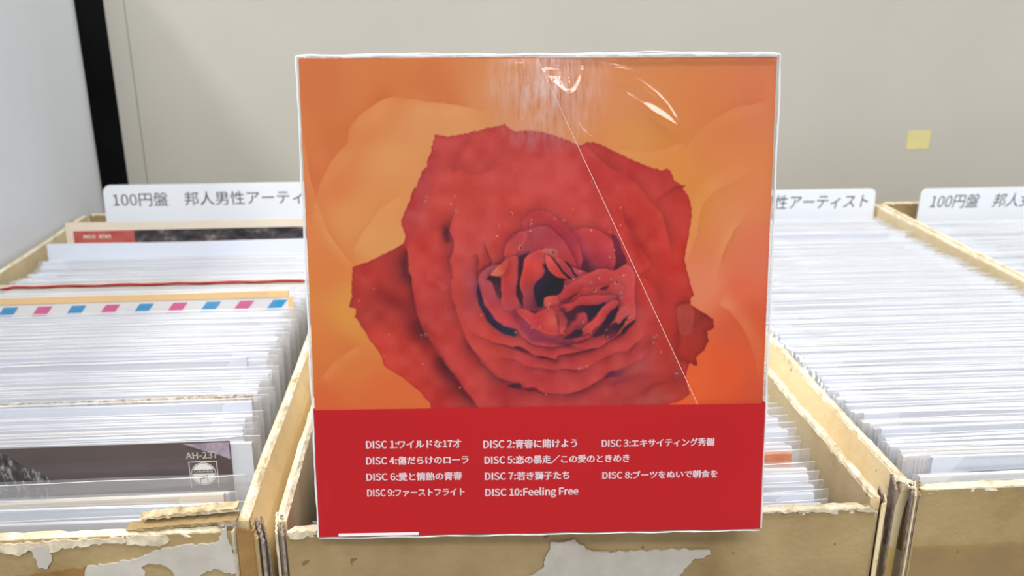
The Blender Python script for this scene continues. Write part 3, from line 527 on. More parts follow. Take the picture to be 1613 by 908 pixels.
# ---------------------------------------------------------------- rose box set
# ---- printed rose artwork, in millimetres on the face of the box (x right, y down from its top edge)
OPS=[
('edge',[(30.02,54.02),(29.83,57.19),(30.24,61.99),(30.95,65.21),(31.8,73.3),(33.0,78.75),(36.08,84.26),(38.4,88.42),(40.75,92.05),(45.48,98.81),(49.2,103.92),(51.32,107.34)],0.62,17,0.12,16,(62,28,38),(216,92,82),0),
('blob',26.21,71.73,38,14,25,(120,40,42),0.55),
('blob',34.23,82.7,36,13,55,(110,38,42),0.5),
('blob',41.19,94.83,30,9,52,(120,38,42),0.4),
('blob',18.95,88.48,40,16,50,(210,72,54),0.5),
('blob',31.25,101.78,40,14,45,(205,66,50),0.4),
('blob',16.87,63.81,26,10,-10,(190,70,60),0.4),
('edge',[(25.1,56.29),(26.59,55.41),(28.08,54.54),(28.97,54.11)],0.2,8,0,5,(62,28,38),(216,92,82),0),
('edge',[(29.26,54.55),(29.78,56.93),(29.26,59.9),(29.34,62.59),(29.87,64.84)],0.25,7,0.1,6,(62,28,38),(216,92,82),0),
('blob',36.04,36.33,10,34,20,(160,58,70),0.5),
('blob',32.61,45.74,22,8,10,(196,100,96),0.35),
('blob',39.28,43.91,20,30,20,(205,82,72),0.4),
('edge',[(44.09,33.12),(46.1,32.15),(49.06,33.66),(52.05,33.19),(55.06,31.23),(59.07,28.8),(61.56,27.84)],0.22,9,0.08,8,(62,28,38),(216,92,82),0),
('edge',[(50.21,22.36),(47.68,25.76),(45.63,30.17),(44.09,33.12)],0.15,8,0.08,10,(62,28,38),(216,92,82),0),
('stroke',[(51.05,34.17),(54.56,32.22),(58.06,30.27)],5,(165,52,48),0.35),
('blob',45.21,28.93,10,24,25,(170,60,60),0.25),
('blob',56.49,29.02,40,14,0,(205,86,80),0.3),
('blob',65.88,36.59,60,20,5,(210,88,82),0.3),
('edge',[(44.73,42.66),(44.1,45.28),(43.18,47.62),(42.56,49.38),(42.83,50.86),(43.39,52.34),(43.7,54.71),(43.31,57.08),(42.68,59.46),(42.93,61.85),(43.17,64.85),(42.57,65.34),(42.86,69.65),(43.75,73.45),(45.01,77.82),(46.28,81.66),(48.1,85.8),(49.14,87.75),(51.01,89.16),(55.27,93.38),(57.68,95.64)],0.42,8,0.16,10,(62,28,38),(216,92,82),0),
('blob',41.42,51.17,11,7,70,(42,30,46),0.62),
('blob',42.53,52.91,4,4,0,(42,30,46),0.5),
('blob',40.57,55.77,10,5,0,(180,80,80),0.3),
('blob',46.67,56.41,20,16,40,(208,100,92),0.35),
('blob',52.44,53.59,8,30,15,(205,92,86),0.4),
('edge',[(53.38,52.74),(53.64,56.0),(54.65,58.4),(55.07,60.19),(54.6,62.58),(54.14,64.07)],0.45,5,0.2,6,(62,28,38),(216,92,82),0),
('edge',[(50.68,57.16),(51.24,59.55),(50.97,61.94),(50.87,65.09)],0.4,6,0.15,4,(62,28,38),(216,92,82),0),
('blob',49.38,68.1,14,34,-5,(165,80,95),0.55),
('blob',47.96,72.99,12,24,-5,(170,75,85),0.4),
('blob',40.77,65.07,16,26,0,(180,66,66),0.3),
('stroke',[(35.47,63.65),(38.59,65.83),(41.71,68.56)],7,(200,90,86),0.4),
('edge',[(37.05,84.59),(39.64,89.03),(41.19,92.37),(44.35,96.31),(45.38,99.12),(48.03,102.81),(49.07,106.06)],0.3,7,0.06,10,(62,28,38),(216,92,82),0),
('edge',[(45.92,81.69),(47.21,85.0),(49.32,87.23),(50.91,89.47),(52.49,91.98),(55.16,94.52),(57.84,96.51),(62.16,97.84),(62.97,98.04),(64.05,98.42),(64.18,99.41),(66.22,99.77),(68.66,99.9),(71.37,101.34),(75.53,101.69),(78.25,101.59),(82.33,100.53),(86.4,98.76),(89.64,96.57),(91.52,94.78),(94.5,93.98),(98.01,92.64),(101.24,91.02),(102.56,89.37),(104.14,86.62),(105.46,84.97)],0.42,9,0.14,9,(62,28,38),(216,92,82),0),
('edge',[(50.91,89.47),(51.95,91.97),(54.63,93.96),(55.69,95.92),(59.46,96.54)],0.25,7,0.1,7,(62,28,38),(216,92,82),0),
('petal',[(59.72,98.78),(61.62,98.25),(62.84,97.99),(64.05,98.56),(64.18,99.55),(63.23,100.09),(61.61,99.65)],(70,35,50),(100,40,50),(62.72,98.19),(64.09,99.64),0,4,(216,92,82),0.4,3,(120,40,50)),
('petal',[(64.86,99.98),(66.22,99.77),(68.66,99.9),(71.1,101.34),(68.66,101.02),(65.94,100.56)],(105,38,46),(130,42,48),(67.64,99.69),(69.61,101.36),0,4,(216,92,82),0,4,(42,30,46)),
('petal',[(89.91,96.57),(91.52,94.78),(94.5,94.12),(98.01,92.64),(96.4,94.01),(95.07,95.95),(92.9,96.48)],(100,45,62),(140,55,70),(92.26,94.57),(96.24,96.05),0,4,(216,92,82),0.3,5,(130,50,60)),
('blob',93.69,98.05,16,8,-20,(120,44,60),0.6),
('blob',100.2,96.72,20,6,-15,(140,50,58),0.45),
('blob',101.12,92.67,20,14,-20,(180,80,84),0.5),
('blob',105.22,99.86,26,6,-25,(120,44,44),0.45),
('blob',106.29,103.56,26,10,-10,(175,95,85),0.5),
('blob',105.99,89.71,22,30,20,(190,78,70),0.4),
('blob',103.34,85.24,8,20,45,(130,45,45),0.5),
('blob',112.07,95.88,10,26,-25,(140,62,62),0.45),
('blob',112.66,95.89,5,5,0,(130,75,80),0.7),
('edge',[(52.53,88.94),(56.28,90.1),(59.51,90.14),(62.2,90.6),(65.43,92.59),(69.75,93.34),(73.27,94.09),(75.51,93.85),(75.51,93.85),(78.22,93.47),(80.93,94.2),(84.45,93.56),(86.87,91.92),(89.57,90.57),(92.26,88.94),(94.96,88.43),(96.85,88.18),(97.92,87.08),(99.78,85.45),(101.38,84.09),(102.7,82.18)],0.4,7,0.16,7,(62,28,38),(216,92,82),0),
('edge',[(47.01,80.61),(49.39,82.01),(51.52,83.14),(55.26,84.7),(59.27,85.99),(61.42,86.71),(63.03,86.38),(66.25,87.89),(68.94,89.45),(72.18,89.77),(74.88,90.78),(75.5,89.26),(78.2,89.16),(81.44,88.24),(84.94,87.59),(87.36,86.11),(91.66,84.51),(94.33,82.62),(95.94,81.81),(96.89,80.48),(98.89,77.87)],0.62,6,0.2,7,(62,28,38),(216,92,82),0),
('petal',[(61.42,86.71),(63.03,86.46),(66.25,87.89),(68.14,89.16),(65.44,88.57),(63.02,87.56)],(62,32,48),(130,45,52),(62.78,86.69),(66.68,89.15),0,4,(216,92,82),0,4,(42,30,46)),
('petal',[(68.67,89.44),(72.18,89.82),(75.02,90.78),(72.18,90.46),(70.02,90.07)],(80,32,42),(90,36,46),(69.62,89.6),(73.54,90.46),0,4,(216,92,82),0,4,(42,30,46)),
('edge',[(62.07,87.01),(63.63,86.37),(64.66,87.05)],0.3,3,0,2,(62,28,38),(216,92,82),0),
('blob',52.1,81.95,30,10,48,(205,72,64),0.4),
('blob',59.85,87.05,30,6,22,(210,80,74),0.35),
('edge',[(94.21,44.05),(96.31,49.13),(99.45,54.25),(101.55,57.85),(104.19,61.89),(100.61,64.41),(103.32,66.6),(106.08,70.42),(106.7,74.24)],0.35,9,0.1,9,(62,28,38),(216,92,82),0),
('edge',[(95.06,33.55),(99.14,37.08),(102.25,41.11),(104.31,43.14),(106.91,46.19),(108.56,51.28),(109.7,56.4),(110.09,61.8)],0.22,9,0.12,9,(62,28,38),(216,92,82),0),
('edge',[(113.8,37.81),(110.78,38.18),(108.28,39.66),(104.29,42.13)],0.3,7,0.12,8,(62,28,38),(216,92,82),1),
('edge',[(82.95,25.05),(84.96,26.54),(87.48,29.03),(92.03,32.53),(95.06,33.55)],0.15,9,0.08,6,(62,28,38),(216,92,82),0),
('blob',98.48,54.07,8,40,-22,(150,44,46),0.5),
('blob',105.99,44.55,20,50,-20,(205,74,62),0.3),
('blob',90.55,34.93,14,40,-30,(196,66,60),0.4),
('blob',106.63,73.72,14,60,-5,(170,48,44),0.4),
('blob',100.63,65.77,8,50,-15,(205,66,56),0.4),
('petal',[(112.36,74.31),(116.12,73.92),(123.56,78.84),(123.92,81.6),(121.79,82.67),(122.26,85.72),(120.89,88.75),(119.05,90.96),(119.13,93.75),(115.81,92.02),(112.48,89.75),(112.83,82.0)],(150,52,44),(176,56,44),(121.49,79.88),(114.94,91.86),0.3,4,(110,38,36),0.35,5,(62,28,38)),
('petal',[(112.1,74.86),(116.4,74.09),(117.58,77.66),(116.92,83.16),(113.95,83.67),(112.5,79.79)],(170,66,56),(164,66,58),(114.51,75.8),(115.65,81.8),0,4,(216,92,82),0,4,(42,30,46)),
('stroke',[(116.89,82.05),(119.23,78.78),(120.82,77.71)],6,(120,44,40),0.35),
('petal',[(79.17,51.23),(81.19,50.23),(84.73,50.02),(88.04,50.81),(90.86,53.13),(92.42,55.96),(92.85,59.03),(92.5,61.86),(91.5,63.65),(85.88,64.36),(83.83,64.08),(82.53,60.2),(81.23,56.6),(79.94,53.53)],(150,56,72),(196,68,70),(84.13,63.62),(88.84,53.01),0.15,4,(216,92,82),0.3,5,(42,30,46)),
('petal',[(91.36,52.12),(92.63,52.64),(94.46,55.72),(96.06,60.1),(95.32,61.89),(94.05,62.91),(92.01,63.4),(92.86,60.32),(92.7,57.75),(91.9,54.67)],(110,44,60),(90,36,52),(93.69,55.96),(93.21,62.75),0,4,(216,92,82),0,4,(42,30,46)),
('blob',83.52,60.69,10,16,-20,(60,36,56),0.85),
('blob',86.05,62.67,14,10,0,(110,46,62),0.6),
('petal',[(64.71,49.81),(64.56,47.79),(65.83,45.78),(68.86,44.5),(72.89,45.25),(76.94,48.42),(79.99,52.0),(81.79,55.59),(82.48,59.18),(82.34,62.26),(81.08,64.82),(76.99,63.74),(68.84,57.49),(65.3,52.35)],(178,60,62),(184,60,68),(71.57,45.17),(80.23,57.75),0.15,5,(216,92,82),0.45,6,(110,40,56)),
('blob',79.24,52.91,10,26,-35,(150,54,76),0.5),
('petal',[(59.41,62.51),(59.09,58.4),(59.47,55.35),(61.76,52.06),(65.31,50.33),(68.85,49.35),(72.39,49.89),(75.94,52.47),(78.49,56.06),(80.29,59.67),(81.59,63.8),(79.55,65.32),(73.93,62.68),(63.73,63.59)],(164,64,72),(184,62,66),(69.66,50.31),(80.25,61.63),0.15,5,(200,90,90),0.5,4,(90,36,56)),
('petal',[(59.44,58.66),(59.33,56.36),(59.98,54.33),(62.27,52.83),(63.79,51.07),(66.07,51.09),(65.3,54.13),(62.75,57.42),(61.72,59.46)],(196,70,66),(180,72,82),(60.05,57.52),(64.87,51.8),0.2,3,(216,92,82),0,4,(42,30,46)),
('petal',[(51.13,64.78),(51.48,67.37),(52.2,70.75),(53.19,73.62),(55.21,76.78),(56.73,78.63),(59.54,79.98),(62.11,81.07),(64.67,83.21),(67.76,85.63),(71.38,86.48),(75.49,86.53),(75.46,86.27),(79.34,85.79),(82.44,85.04),(86.06,84.03),(89.66,81.96),(92.99,79.37),(93.73,76.75),(93.95,73.61),(94.14,68.92),(89.47,65.23),(79.22,62.02),(66.29,60.84),(58.66,60.76),(53.58,61.73)],(178,76,88),(190,66,70),(53.22,69.12),(73.53,85.24),0.2,4,(200,96,96),0.6,4,(42,30,46)),
('petal',[(51.23,66.59),(52.21,70.23),(53.19,73.62),(55.21,76.52),(55.96,78.23),(59.29,79.98),(61.85,80.8),(62.62,81.86),(62.1,82.91),(59.78,82.62),(57.22,81.26),(54.42,78.86),(52.9,76.49),(51.66,73.6),(50.94,69.69)],(58,40,60),(50,46,62),(51.27,71.06),(59.89,81.06),0,4,(216,92,82),0.5,4,(110,60,80)),
('petal',[(51.51,64.79),(52.25,66.6),(52.09,69.45),(53.45,73.62),(55.72,76.78),(56.99,78.37),(59.29,78.93),(62.62,80.55),(64.16,83.2),(66.22,84.29),(62.63,78.97),(60.09,75.27),(58.31,72.9),(57.31,70.55),(55.05,66.38),(53.54,65.33)],(176,72,80),(192,66,70),(53.23,68.14),(59.92,77.09),0.2,3,(216,92,82),0,4,(42,30,46)),
('petal',[(53.54,65.33),(54.82,64.06),(57.11,64.21),(58.25,64.87),(58.09,68.48),(58.33,71.08),(57.31,70.81),(56.06,67.94),(55.06,66.12)],(60,36,46),(110,50,62),(56.53,65.64),(57.06,70.74),0,4,(216,92,82),0.3,3,(42,30,46)),
('petal',[(54.82,64.0),(55.35,62.47),(57.13,61.46),(58.67,59.68),(60.46,58.68),(62.74,58.45),(63.5,59.73),(63.23,62.3),(63.34,65.13),(62.96,65.96),(63.06,71.14),(63.69,72.97),(64.19,74.54),(62.14,74.78),(60.09,75.01),(58.56,73.69),(57.94,71.86),(58.21,69.78),(58.11,65.9),(57.87,64.61)],(188,64,62),(172,62,68),(59.04,65.28),(60.91,73.15),0.3,4,(206,92,88),0.35,3,(42,30,46)),
('petal',[(54.83,63.75),(56.11,62.47),(58.16,60.44),(59.94,59.69),(59.67,62.0),(58.64,63.79),(56.86,64.03)],(205,105,82),(196,80,70),(57.13,62.92),(59.07,61.39),0,4,(216,92,82),0.2,3,(42,30,46)),
('petal',[(63.5,58.97),(65.28,57.45),(66.81,56.7),(65.28,58.99),(64.76,61.03),(64.24,63.85),(63.98,64.94),(64.22,68.04),(64.72,70.9),(65.22,73.51),(64.2,72.98),(63.19,70.88),(62.82,68.02),(63.09,64.92)],(62,34,54),(50,28,42),(64.85,58.54),(63.83,71.22),0,4,(216,92,82),0.35,3,(42,30,46)),
('petal',[(65.02,59.75),(66.3,57.97),(68.84,56.72),(70.87,56.49),(72.9,57.53),(71.38,58.54),(71.5,60.59),(70.61,65.22),(70.36,65.01),(68.82,66.03),(67.8,68.6),(68.82,71.21),(69.58,73.83),(68.81,75.65),(66.76,75.1),(64.97,73.77),(64.72,70.9),(63.84,68.04),(63.72,65.71),(64.5,63.39)],(206,70,62),(120,50,62),(66.76,62.45),(70.6,73.27),0.2,3,(225,100,88),0.2,3,(42,30,46)),
('blob',70.03,58.6,18,7,20,(168,70,80),0.6),
('blob',66.15,70.85,8,14,0,(150,60,70),0.5),
('blob',69.64,72.27,8,10,0,(110,50,66),0.5),
('petal',[(70.87,61.1),(72.9,61.12),(73.93,63.19),(75.44,64.76),(74.13,64.49),(77.19,65.04),(77.19,65.09),(76.69,68.19),(76.18,69.74),(74.65,71.02),(71.57,70.98),(71.38,70.98),(70.61,72.01),(70.35,73.84),(68.81,73.29),(68.31,70.68),(67.8,68.08),(68.82,66.28),(70.36,64.75),(71.38,63.47)],(56,34,56),(40,30,48),(71.96,63.48),(74.47,67.42),0,4,(216,92,82),0.4,3,(42,30,46)),
('petal',[(71.57,58.03),(73.1,58.56),(74.88,60.12),(76.16,62.45),(77.45,64.78),(78.22,65.44),(75.15,64.76),(73.1,63.18),(71.83,60.85)],(208,82,70),(192,64,62),(73.11,59.6),(76.4,64.51),0.3,2.5,(216,92,82),0.4,2,(42,30,46)),
('petal',[(73.1,58.56),(74.62,59.35),(76.67,61.68),(78.21,64.27),(80.01,65.46),(78.22,65.51),(76.16,62.7),(74.63,60.63)],(90,40,56),(50,32,48),(74.46,60.01),(78.33,64.53),0,4,(216,92,82),0,4,(42,30,46)),
('petal',[(73.86,58.57),(75.64,59.1),(77.17,60.14),(78.71,62.22),(80.0,64.3),(80.52,65.46),(79.24,65.45),(77.44,63.49),(76.16,61.42),(74.63,59.6)],(178,74,74),(150,56,64),(75.42,60.02),(79.3,64.54),0.3,2,(216,92,82),0,4,(42,30,46)),
('petal',[(77.43,59.89),(78.7,60.67),(80.25,63.52),(81.28,64.83),(80.26,64.81),(78.97,62.48)],(70,36,52),(60,34,50),(77.35,60.62),(80.27,64.55),0,4,(216,92,82),0,4,(42,30,46)),
('petal',[(70.61,57.25),(71.38,56.11),(73.41,55.75),(74.93,56.53),(75.19,58.07),(74.43,58.57),(72.9,57.28),(71.63,57.52)],(176,100,96),(160,84,80),(72.53,56.11),(74.46,58.07),0.4,2,(216,92,82),0,4,(42,30,46)),
('petal',[(71.57,71.24),(74.14,70.89),(76.18,69.87),(76.95,68.45),(78.99,66.79),(81.79,65.14),(83.83,63.88),(85.87,63.13),(88.93,62.13),(92.01,63.2),(94.55,62.19),(96.07,61.18),(98.65,63.79),(98.74,68.98),(98.89,77.87),(96.89,80.48),(93.56,83.07),(89.71,85.93),(86.09,87.34),(79.34,86.06),(74.15,79.12)],(176,60,62),(196,72,72),(77.42,77.31),(94.83,67.66),0.25,4,(214,90,80),0.3,4,(42,30,46)),
('petal',[(77.99,72.63),(79.27,71.08),(81.82,69.55),(82.58,68.26),(85.91,68.04),(88.48,67.81),(91.04,67.58),(92.05,66.56),(94.62,66.85),(95.41,68.42),(94.16,70.48),(92.62,70.98),(89.54,71.21),(85.94,71.42),(83.12,71.65),(80.56,73.18),(79.28,74.47)],(190,66,64),(186,70,72),(85.13,67.55),(90.99,71.55),0.15,3,(216,92,82),0.25,3,(42,30,46)),
('petal',[(87.97,68.85),(89.5,68.08),(91.04,67.58),(90.54,68.62),(89.52,69.12)],(90,42,60),(110,46,60),(89.02,68.57),(90.95,68.01),0,4,(216,92,82),0,4,(42,30,46)),
('stroke',[(82.6,71.38),(82.33,68.78),(82.83,67.49)],4,(150,54,60),0.5),
('petal',[(76.19,72.08),(78.24,71.33),(81.31,69.8),(79.78,71.61),(78.76,72.64),(76.71,73.13)],(130,46,56),(110,44,58),(77.39,71.38),(80.3,70.43),0,4,(216,92,82),0,4,(42,30,46)),
('petal',[(76.2,73.52),(78.25,73.15),(80.56,72.66),(81.83,71.11),(84.4,70.62),(88.25,70.54),(92.11,70.72),(93.39,70.99),(92.13,72.28),(89.57,73.82),(84.42,73.75),(81.34,73.97),(79.29,75.26),(77.75,75.76),(76.71,74.7)],(200,70,66),(190,70,74),(78.37,73.37),(90.02,71.14),0.2,3,(210,90,84),0.45,4,(42,30,46)),
('petal',[(78.26,75.77),(80.06,75.0),(81.85,73.98),(84.42,73.62),(88.02,73.4),(90.08,73.04),(89.57,74.08),(87.53,76.15),(86.0,77.7),(84.46,78.73),(83.93,76.1),(81.35,76.33),(80.33,78.15),(78.79,78.13)],(84,44,60),(44,34,50),(80.32,74.38),(86.17,75.05),0,4,(216,92,82),0.3,4,(42,30,46)),
('petal',[(79.32,82.35),(80.6,79.21),(81.87,77.12),(83.41,75.83),(83.94,78.2),(83.7,80.56),(81.9,81.33),(80.87,81.58)],(178,62,68),(150,54,62),(82.29,77.38),(81.72,80.35),0.2,2,(216,92,82),0,4,(42,30,46)),
('petal',[(82.68,81.87),(83.95,79.78),(86.01,78.49),(88.05,75.89),(90.08,73.56),(92.89,72.03),(93.69,73.61),(92.17,75.42),(89.62,78.27),(87.58,80.35),(85.52,81.91),(83.46,82.94)],(198,72,66),(192,64,66),(85.23,79.4),(91.99,73.54),0.2,3,(216,92,82),0.45,4,(42,30,46)),
('petal',[(89.12,79.32),(91.14,75.93),(92.93,74.38),(93.95,73.87),(93.22,76.74),(91.19,79.87),(90.18,81.97),(88.13,83.53),(86.06,83.76),(87.07,81.93)],(50,36,52),(70,38,54),(90.68,77.49),(88.19,82.43),0,4,(216,92,82),0.35,3,(42,30,46)),
('petal',[(90.69,81.71),(92.98,78.32),(94.73,74.67),(98.8,72.36),(98.89,77.87),(96.32,77.31),(94.29,79.39),(93.78,80.43),(91.73,81.99)],(184,80,80),(192,76,74),(92.08,80.49),(96.88,74.59),0.2,3,(216,92,82),0,4,(42,30,46)),
('petal',[(89.67,82.49),(91.2,80.4),(92.99,79.11),(94.03,79.91),(95.56,78.35),(96.84,77.32),(95.84,79.41),(94.32,81.76),(92.27,83.58),(90.21,84.35)],(84,40,54),(46,32,44),(91.1,80.48),(94.02,79.12),0,4,(216,92,82),0.3,2,(42,30,46)),
('petal',[(94.84,82.03),(96.37,80.47),(98.16,78.91),(98.9,78.66),(98.92,79.45),(96.91,81.53),(95.37,82.83)],(60,34,48),(70,38,52),(96.01,81.54),(98.33,79.57),0,4,(216,92,82),0,4,(42,30,46)),
('petal',[(79.07,82.88),(80.87,81.32),(82.68,81.61),(82.43,83.19),(80.63,84.48),(78.82,84.72),(76.75,84.43)],(60,38,58),(50,34,50),(79.39,82.32),(81.73,81.35),0,4,(216,92,82),0.4,4,(42,30,46)),
('petal',[(60.35,75.14),(62.65,75.57),(64.69,77.95),(67.26,80.35),(70.35,82.49),(73.45,83.59),(75.49,83.62),(75.45,84.41),(79.33,84.2),(81.91,83.44),(85.54,83.49),(81.92,84.77),(79.34,85.26),(76.75,85.76),(71.58,85.15),(68.28,84.98),(65.7,83.22),(63.65,80.56),(61.61,77.65)],(150,56,74),(120,48,66),(62.83,77.12),(79.4,83.71),0.15,2,(216,92,82),0.35,3,(100,44,60)),
('petal',[(62.65,75.04),(64.71,74.29),(67.27,75.63),(68.81,75.91),(71.38,74.63),(72.92,74.39),(75.47,76.52),(74.92,78.08),(75.7,80.72),(78.03,82.86),(74.16,82.81),(71.58,82.38),(71.38,82.25),(67.77,80.62),(65.72,78.49)],(192,64,66),(186,62,66),(65.75,75.18),(75.48,81.27),0.25,2.5,(216,92,82),0.35,2.5,(42,30,46)),
('blob',73.52,78.85,9,12,0,(215,98,72),0.7),
('blob',74.88,76.29,5,5,0,(200,70,64),0.4),
('petal',[(74.66,75.98),(76.72,75.75),(78.01,77.6),(77.76,80.22),(76.48,82.84),(75.7,80.46),(75.95,78.1)],(150,54,58),(190,68,70),(75.47,77.29),(77.43,80.3),0.3,2,(216,92,82),0.45,2,(42,30,46)),
('stroke',[(74.66,75.98),(75.69,78.09),(75.83,80.2)],4,(100,38,46),0.6),
('stroke',[(76.2,73.65),(77.49,75.49),(78.53,78.13),(78.02,80.75)],9,(66,36,52),0.7),
('petal',[(70.87,71.76),(71.89,70.86),(73.94,70.62),(75.45,71.29),(75.46,72.86),(73.94,73.1),(71.38,73.85)],(206,92,78),(186,70,70),(71.96,71.32),(73.9,72.92),0,4,(216,92,82),0.3,2,(42,30,46)),
('stroke',[(66.5,75.09),(67.78,75.76),(68.81,75.78)],4,(60,30,38),0.8),
('stroke',[(74.16,85.72),(79.34,85.66),(82.7,84.91),(86.06,83.76)],3,(70,34,44),0.6),
('stroke',[(79.85,85.0),(82.69,83.98),(85.54,83.36)],5,(206,74,74),0.6),
('stroke',[(86.09,87.21),(88.14,84.59),(91.24,83.57),(93.55,82.01)],5,(150,60,72),0.5),
('ring',64.09,55.83,4,0.9),
('ring',63.33,54.86,3.2,0.9),
('ring',67.18,47.42,1.6,0.9),
('ring',67.56,48.76,3,0.9),
('ring',66.98,50.67,1.3,0.9),
('ring',55.99,62.13,3.6,0.9),
('ring',61.09,45.45,3.5,0.9),
('ring',93.26,66.66,4.4,0.9),
('ring',86.3,68.93,4,0.9),
('ring',85.7,66.97,3.4,0.9),
('ring',71.96,74.08,3.2,0.9),
('ring',94.68,71.01,2.6,0.9),
('ring',94.67,69.82,2,0.9),
('ring',97.12,77.37,3,0.9),
('ring',96.17,79.15,2,0.9),
('ring',90.14,81.46,1.8,0.9),
('ring',90.75,83.67,1.6,0.9),
('ring',62.22,81.89,2,0.9),
('ring',67.29,80.56,1.2,0.9),
('ring',69.82,80.39,1.6,0.9),
('ring',36.14,40.1,2,0.9),
('ring',35.36,41.41,2.2,0.9),
('ring',44.65,39.98,1.8,0.9),
('ring',43.28,42.43,1.2,0.9),
('ring',44.77,44.34,1,0.9),
('ring',34.82,82.31,2.6,0.9),
('ring',33.46,82.49,1.6,0.9),
('ring',33.84,91.3,1.6,0.9),
('ring',104.89,84.26,3,0.9),
('ring',105.66,83.27,2,0.9),
('ring',112.27,96.09,3.2,0.9),
('ring',82.01,93.81,2.2,0.9),
('ring',84.17,93.04,2.2,0.9),
('ring',74.24,46.91,2.4,0.9),
('ring',77.11,47.71,1.8,0.9),
('ring',90.93,50.91,2,0.9),
('ring',91.03,58.64,2.2,0.9),
('ring',92.35,56.72,1.6,0.9),
('ring',94.37,49.41,1.2,0.9),
('ring',94.29,44.06,1.2,0.9),
('ring',85.36,50.66,1.4,0.9),
('ring',79.77,44.3,1,0.9),
('ring',119.67,98.03,1.4,0.9),
('ring',107.15,88.72,1.2,0.9),
('ring',104.92,85.67,1.2,0.9),
('ring',51.78,76.39,1.1,0.9),
('ring',57.04,52.1,1.4,0.9),
('ring',57.63,49.23,1.6,0.9),
('ring',72.74,72.9,1.5,0.9),
('ring',83.29,81.37,1.6,0.9),
('ring',82.88,78.97,2.4,0.9),
('ring',85.45,82.4,1.6,0.9),
('ring',45.03,99.15,1.4,0.9),
('ring',71.58,101.79,1,0.9),
('ring',73.69,57.29,4.6,0.9),
('ring',88.21,65.43,2.4,0.9),
('ring',91.51,65.86,1.6,0.9),
('ring',95.37,64.53,1.4,0.9),
('ring',77.57,67.65,1.3,0.9),
('ring',80.08,65.53,1.3,0.9),
('ring',82.0,63.21,1.2,0.9),
('ring',23.6,81.96,1,0.9),
('ring',22.05,88.72,1,0.9),
('ring',85.81,36.2,2.8,0.9),
('ring',19.42,67.74,1,0.9),
('ring',14.89,71.4,1.2,0.9),
('bgedge',[(1.31,49.23),(4.69,36.05),(9.7,27.71),(13.19,24.04),(14.11,19.45),(20.42,13.65),(26.98,10.96),(34.36,11.92),(45.47,13.26),(56.61,15.71)],0.5,26,0.35,16,(196,100,58),(228,160,104),0),
('bgedge',[(0.4,19.35),(2.26,36.03),(6.89,51.19),(14.12,60.88)],0.25,6,0.3,8,(196,100,58),(228,160,104),1),
('bgedge',[(29.97,38.15),(22.27,43.74),(16.35,51.29),(13.3,57.01)],0.15,10,0.25,12,(196,100,58),(228,160,104),0),
('bgedge',[(114.14,62.01),(117.74,52.34),(119.38,42.77),(126.87,37.13),(134.4,33.41)],0.2,12,0.35,14,(196,100,58),(228,160,104),0),
('bgedge',[(123.99,66.04),(127.48,54.38),(133.89,44.82)],0.3,9,0.3,9,(196,100,58),(228,160,104),0),
('bgedge',[(112.29,28.53),(118.7,20.2),(127.97,14.72),(138.31,12.95)],0.35,18,0.2,12,(196,100,58),(228,160,104),0),
('bgedge',[(124.25,73.94),(130.28,78.0),(136.67,90.14),(139.25,104.49)],0.15,14,0.3,14,(196,100,58),(228,160,104),1),
('bgedge',[(92.33,26.51),(99.92,27.5),(107.49,26.63),(113.12,23.87)],0.15,8,0.25,10,(196,100,58),(228,160,104),0),
('bgedge',[(1.19,96.26),(9.26,88.34),(15.17,85.43)],0.15,14,0.2,10,(196,100,58),(228,160,104),0),
]
SIL=[(38.86,21.79),(42.3,22.44),(46.26,22.08),(49.73,21.28),(51.21,21.1),(53.69,20.24),(57.16,19.58),(59.64,18.92),(61.11,20.39),(63.09,21.13),(67.06,21.02),(71.02,21.29),(67.03,20.97),(70.5,21.53),(74.97,22.54),(78.46,23.94),(80.46,25.03),(81.96,25.54),(83.94,24.47),(86.94,24.49),(91.96,27.09),(97.0,29.35),(102.06,31.62),(106.62,33.15),(107.61,32.27),(108.37,32.42),(109.4,33.42),(110.47,36.18),(113.8,37.81),(112.81,38.45),(114.37,40.22),(115.17,41.73),(116.06,46.28),(115.44,51.35),(114.33,57.48),(114.16,60.56),(114.44,61.34),(115.06,64.58),(115.92,66.75),(116.52,68.92),(117.39,71.11),(116.35,72.29),(116.12,73.81),(119.7,76.32),(123.56,78.84),(123.92,81.6),(121.79,82.67),(122.26,85.72),(120.89,88.75),(118.5,90.95),(119.13,93.75),(117.2,92.88),(116.38,93.15),(115.64,95.94),(115.44,98.74),(116.63,102.15),(114.49,104.09),(110.14,105.72),(110.05,106.57),(35.87,106.53),(35.8,104.83),(35.39,103.7),(31.97,99.72),(26.7,95.18),(25.12,94.05),(21.96,92.06),(21.25,89.01),(19.73,86.51),(17.94,84.01),(16.44,81.26),(14.94,78.51),(13.53,76.32),(13.78,73.72),(11.84,73.32),(12.87,69.82),(12.67,67.94),(12.85,66.06),(13.45,61.0),(18.22,59.45),(23.01,57.38),(20.46,58.24),(25.56,56.0),(28.88,54.01),(29.6,51.48),(28.99,49.96),(28.29,47.94),(28.85,45.93),(29.91,43.44),(30.44,42.19),(31.5,39.96),(32.03,38.47),(33.06,36.99),(33.86,35.01),(34.64,33.53),(35.06,32.3),(36.18,31.32),(36.83,28.87),(37.5,27.64),(37.79,25.68),(38.41,23.98)]
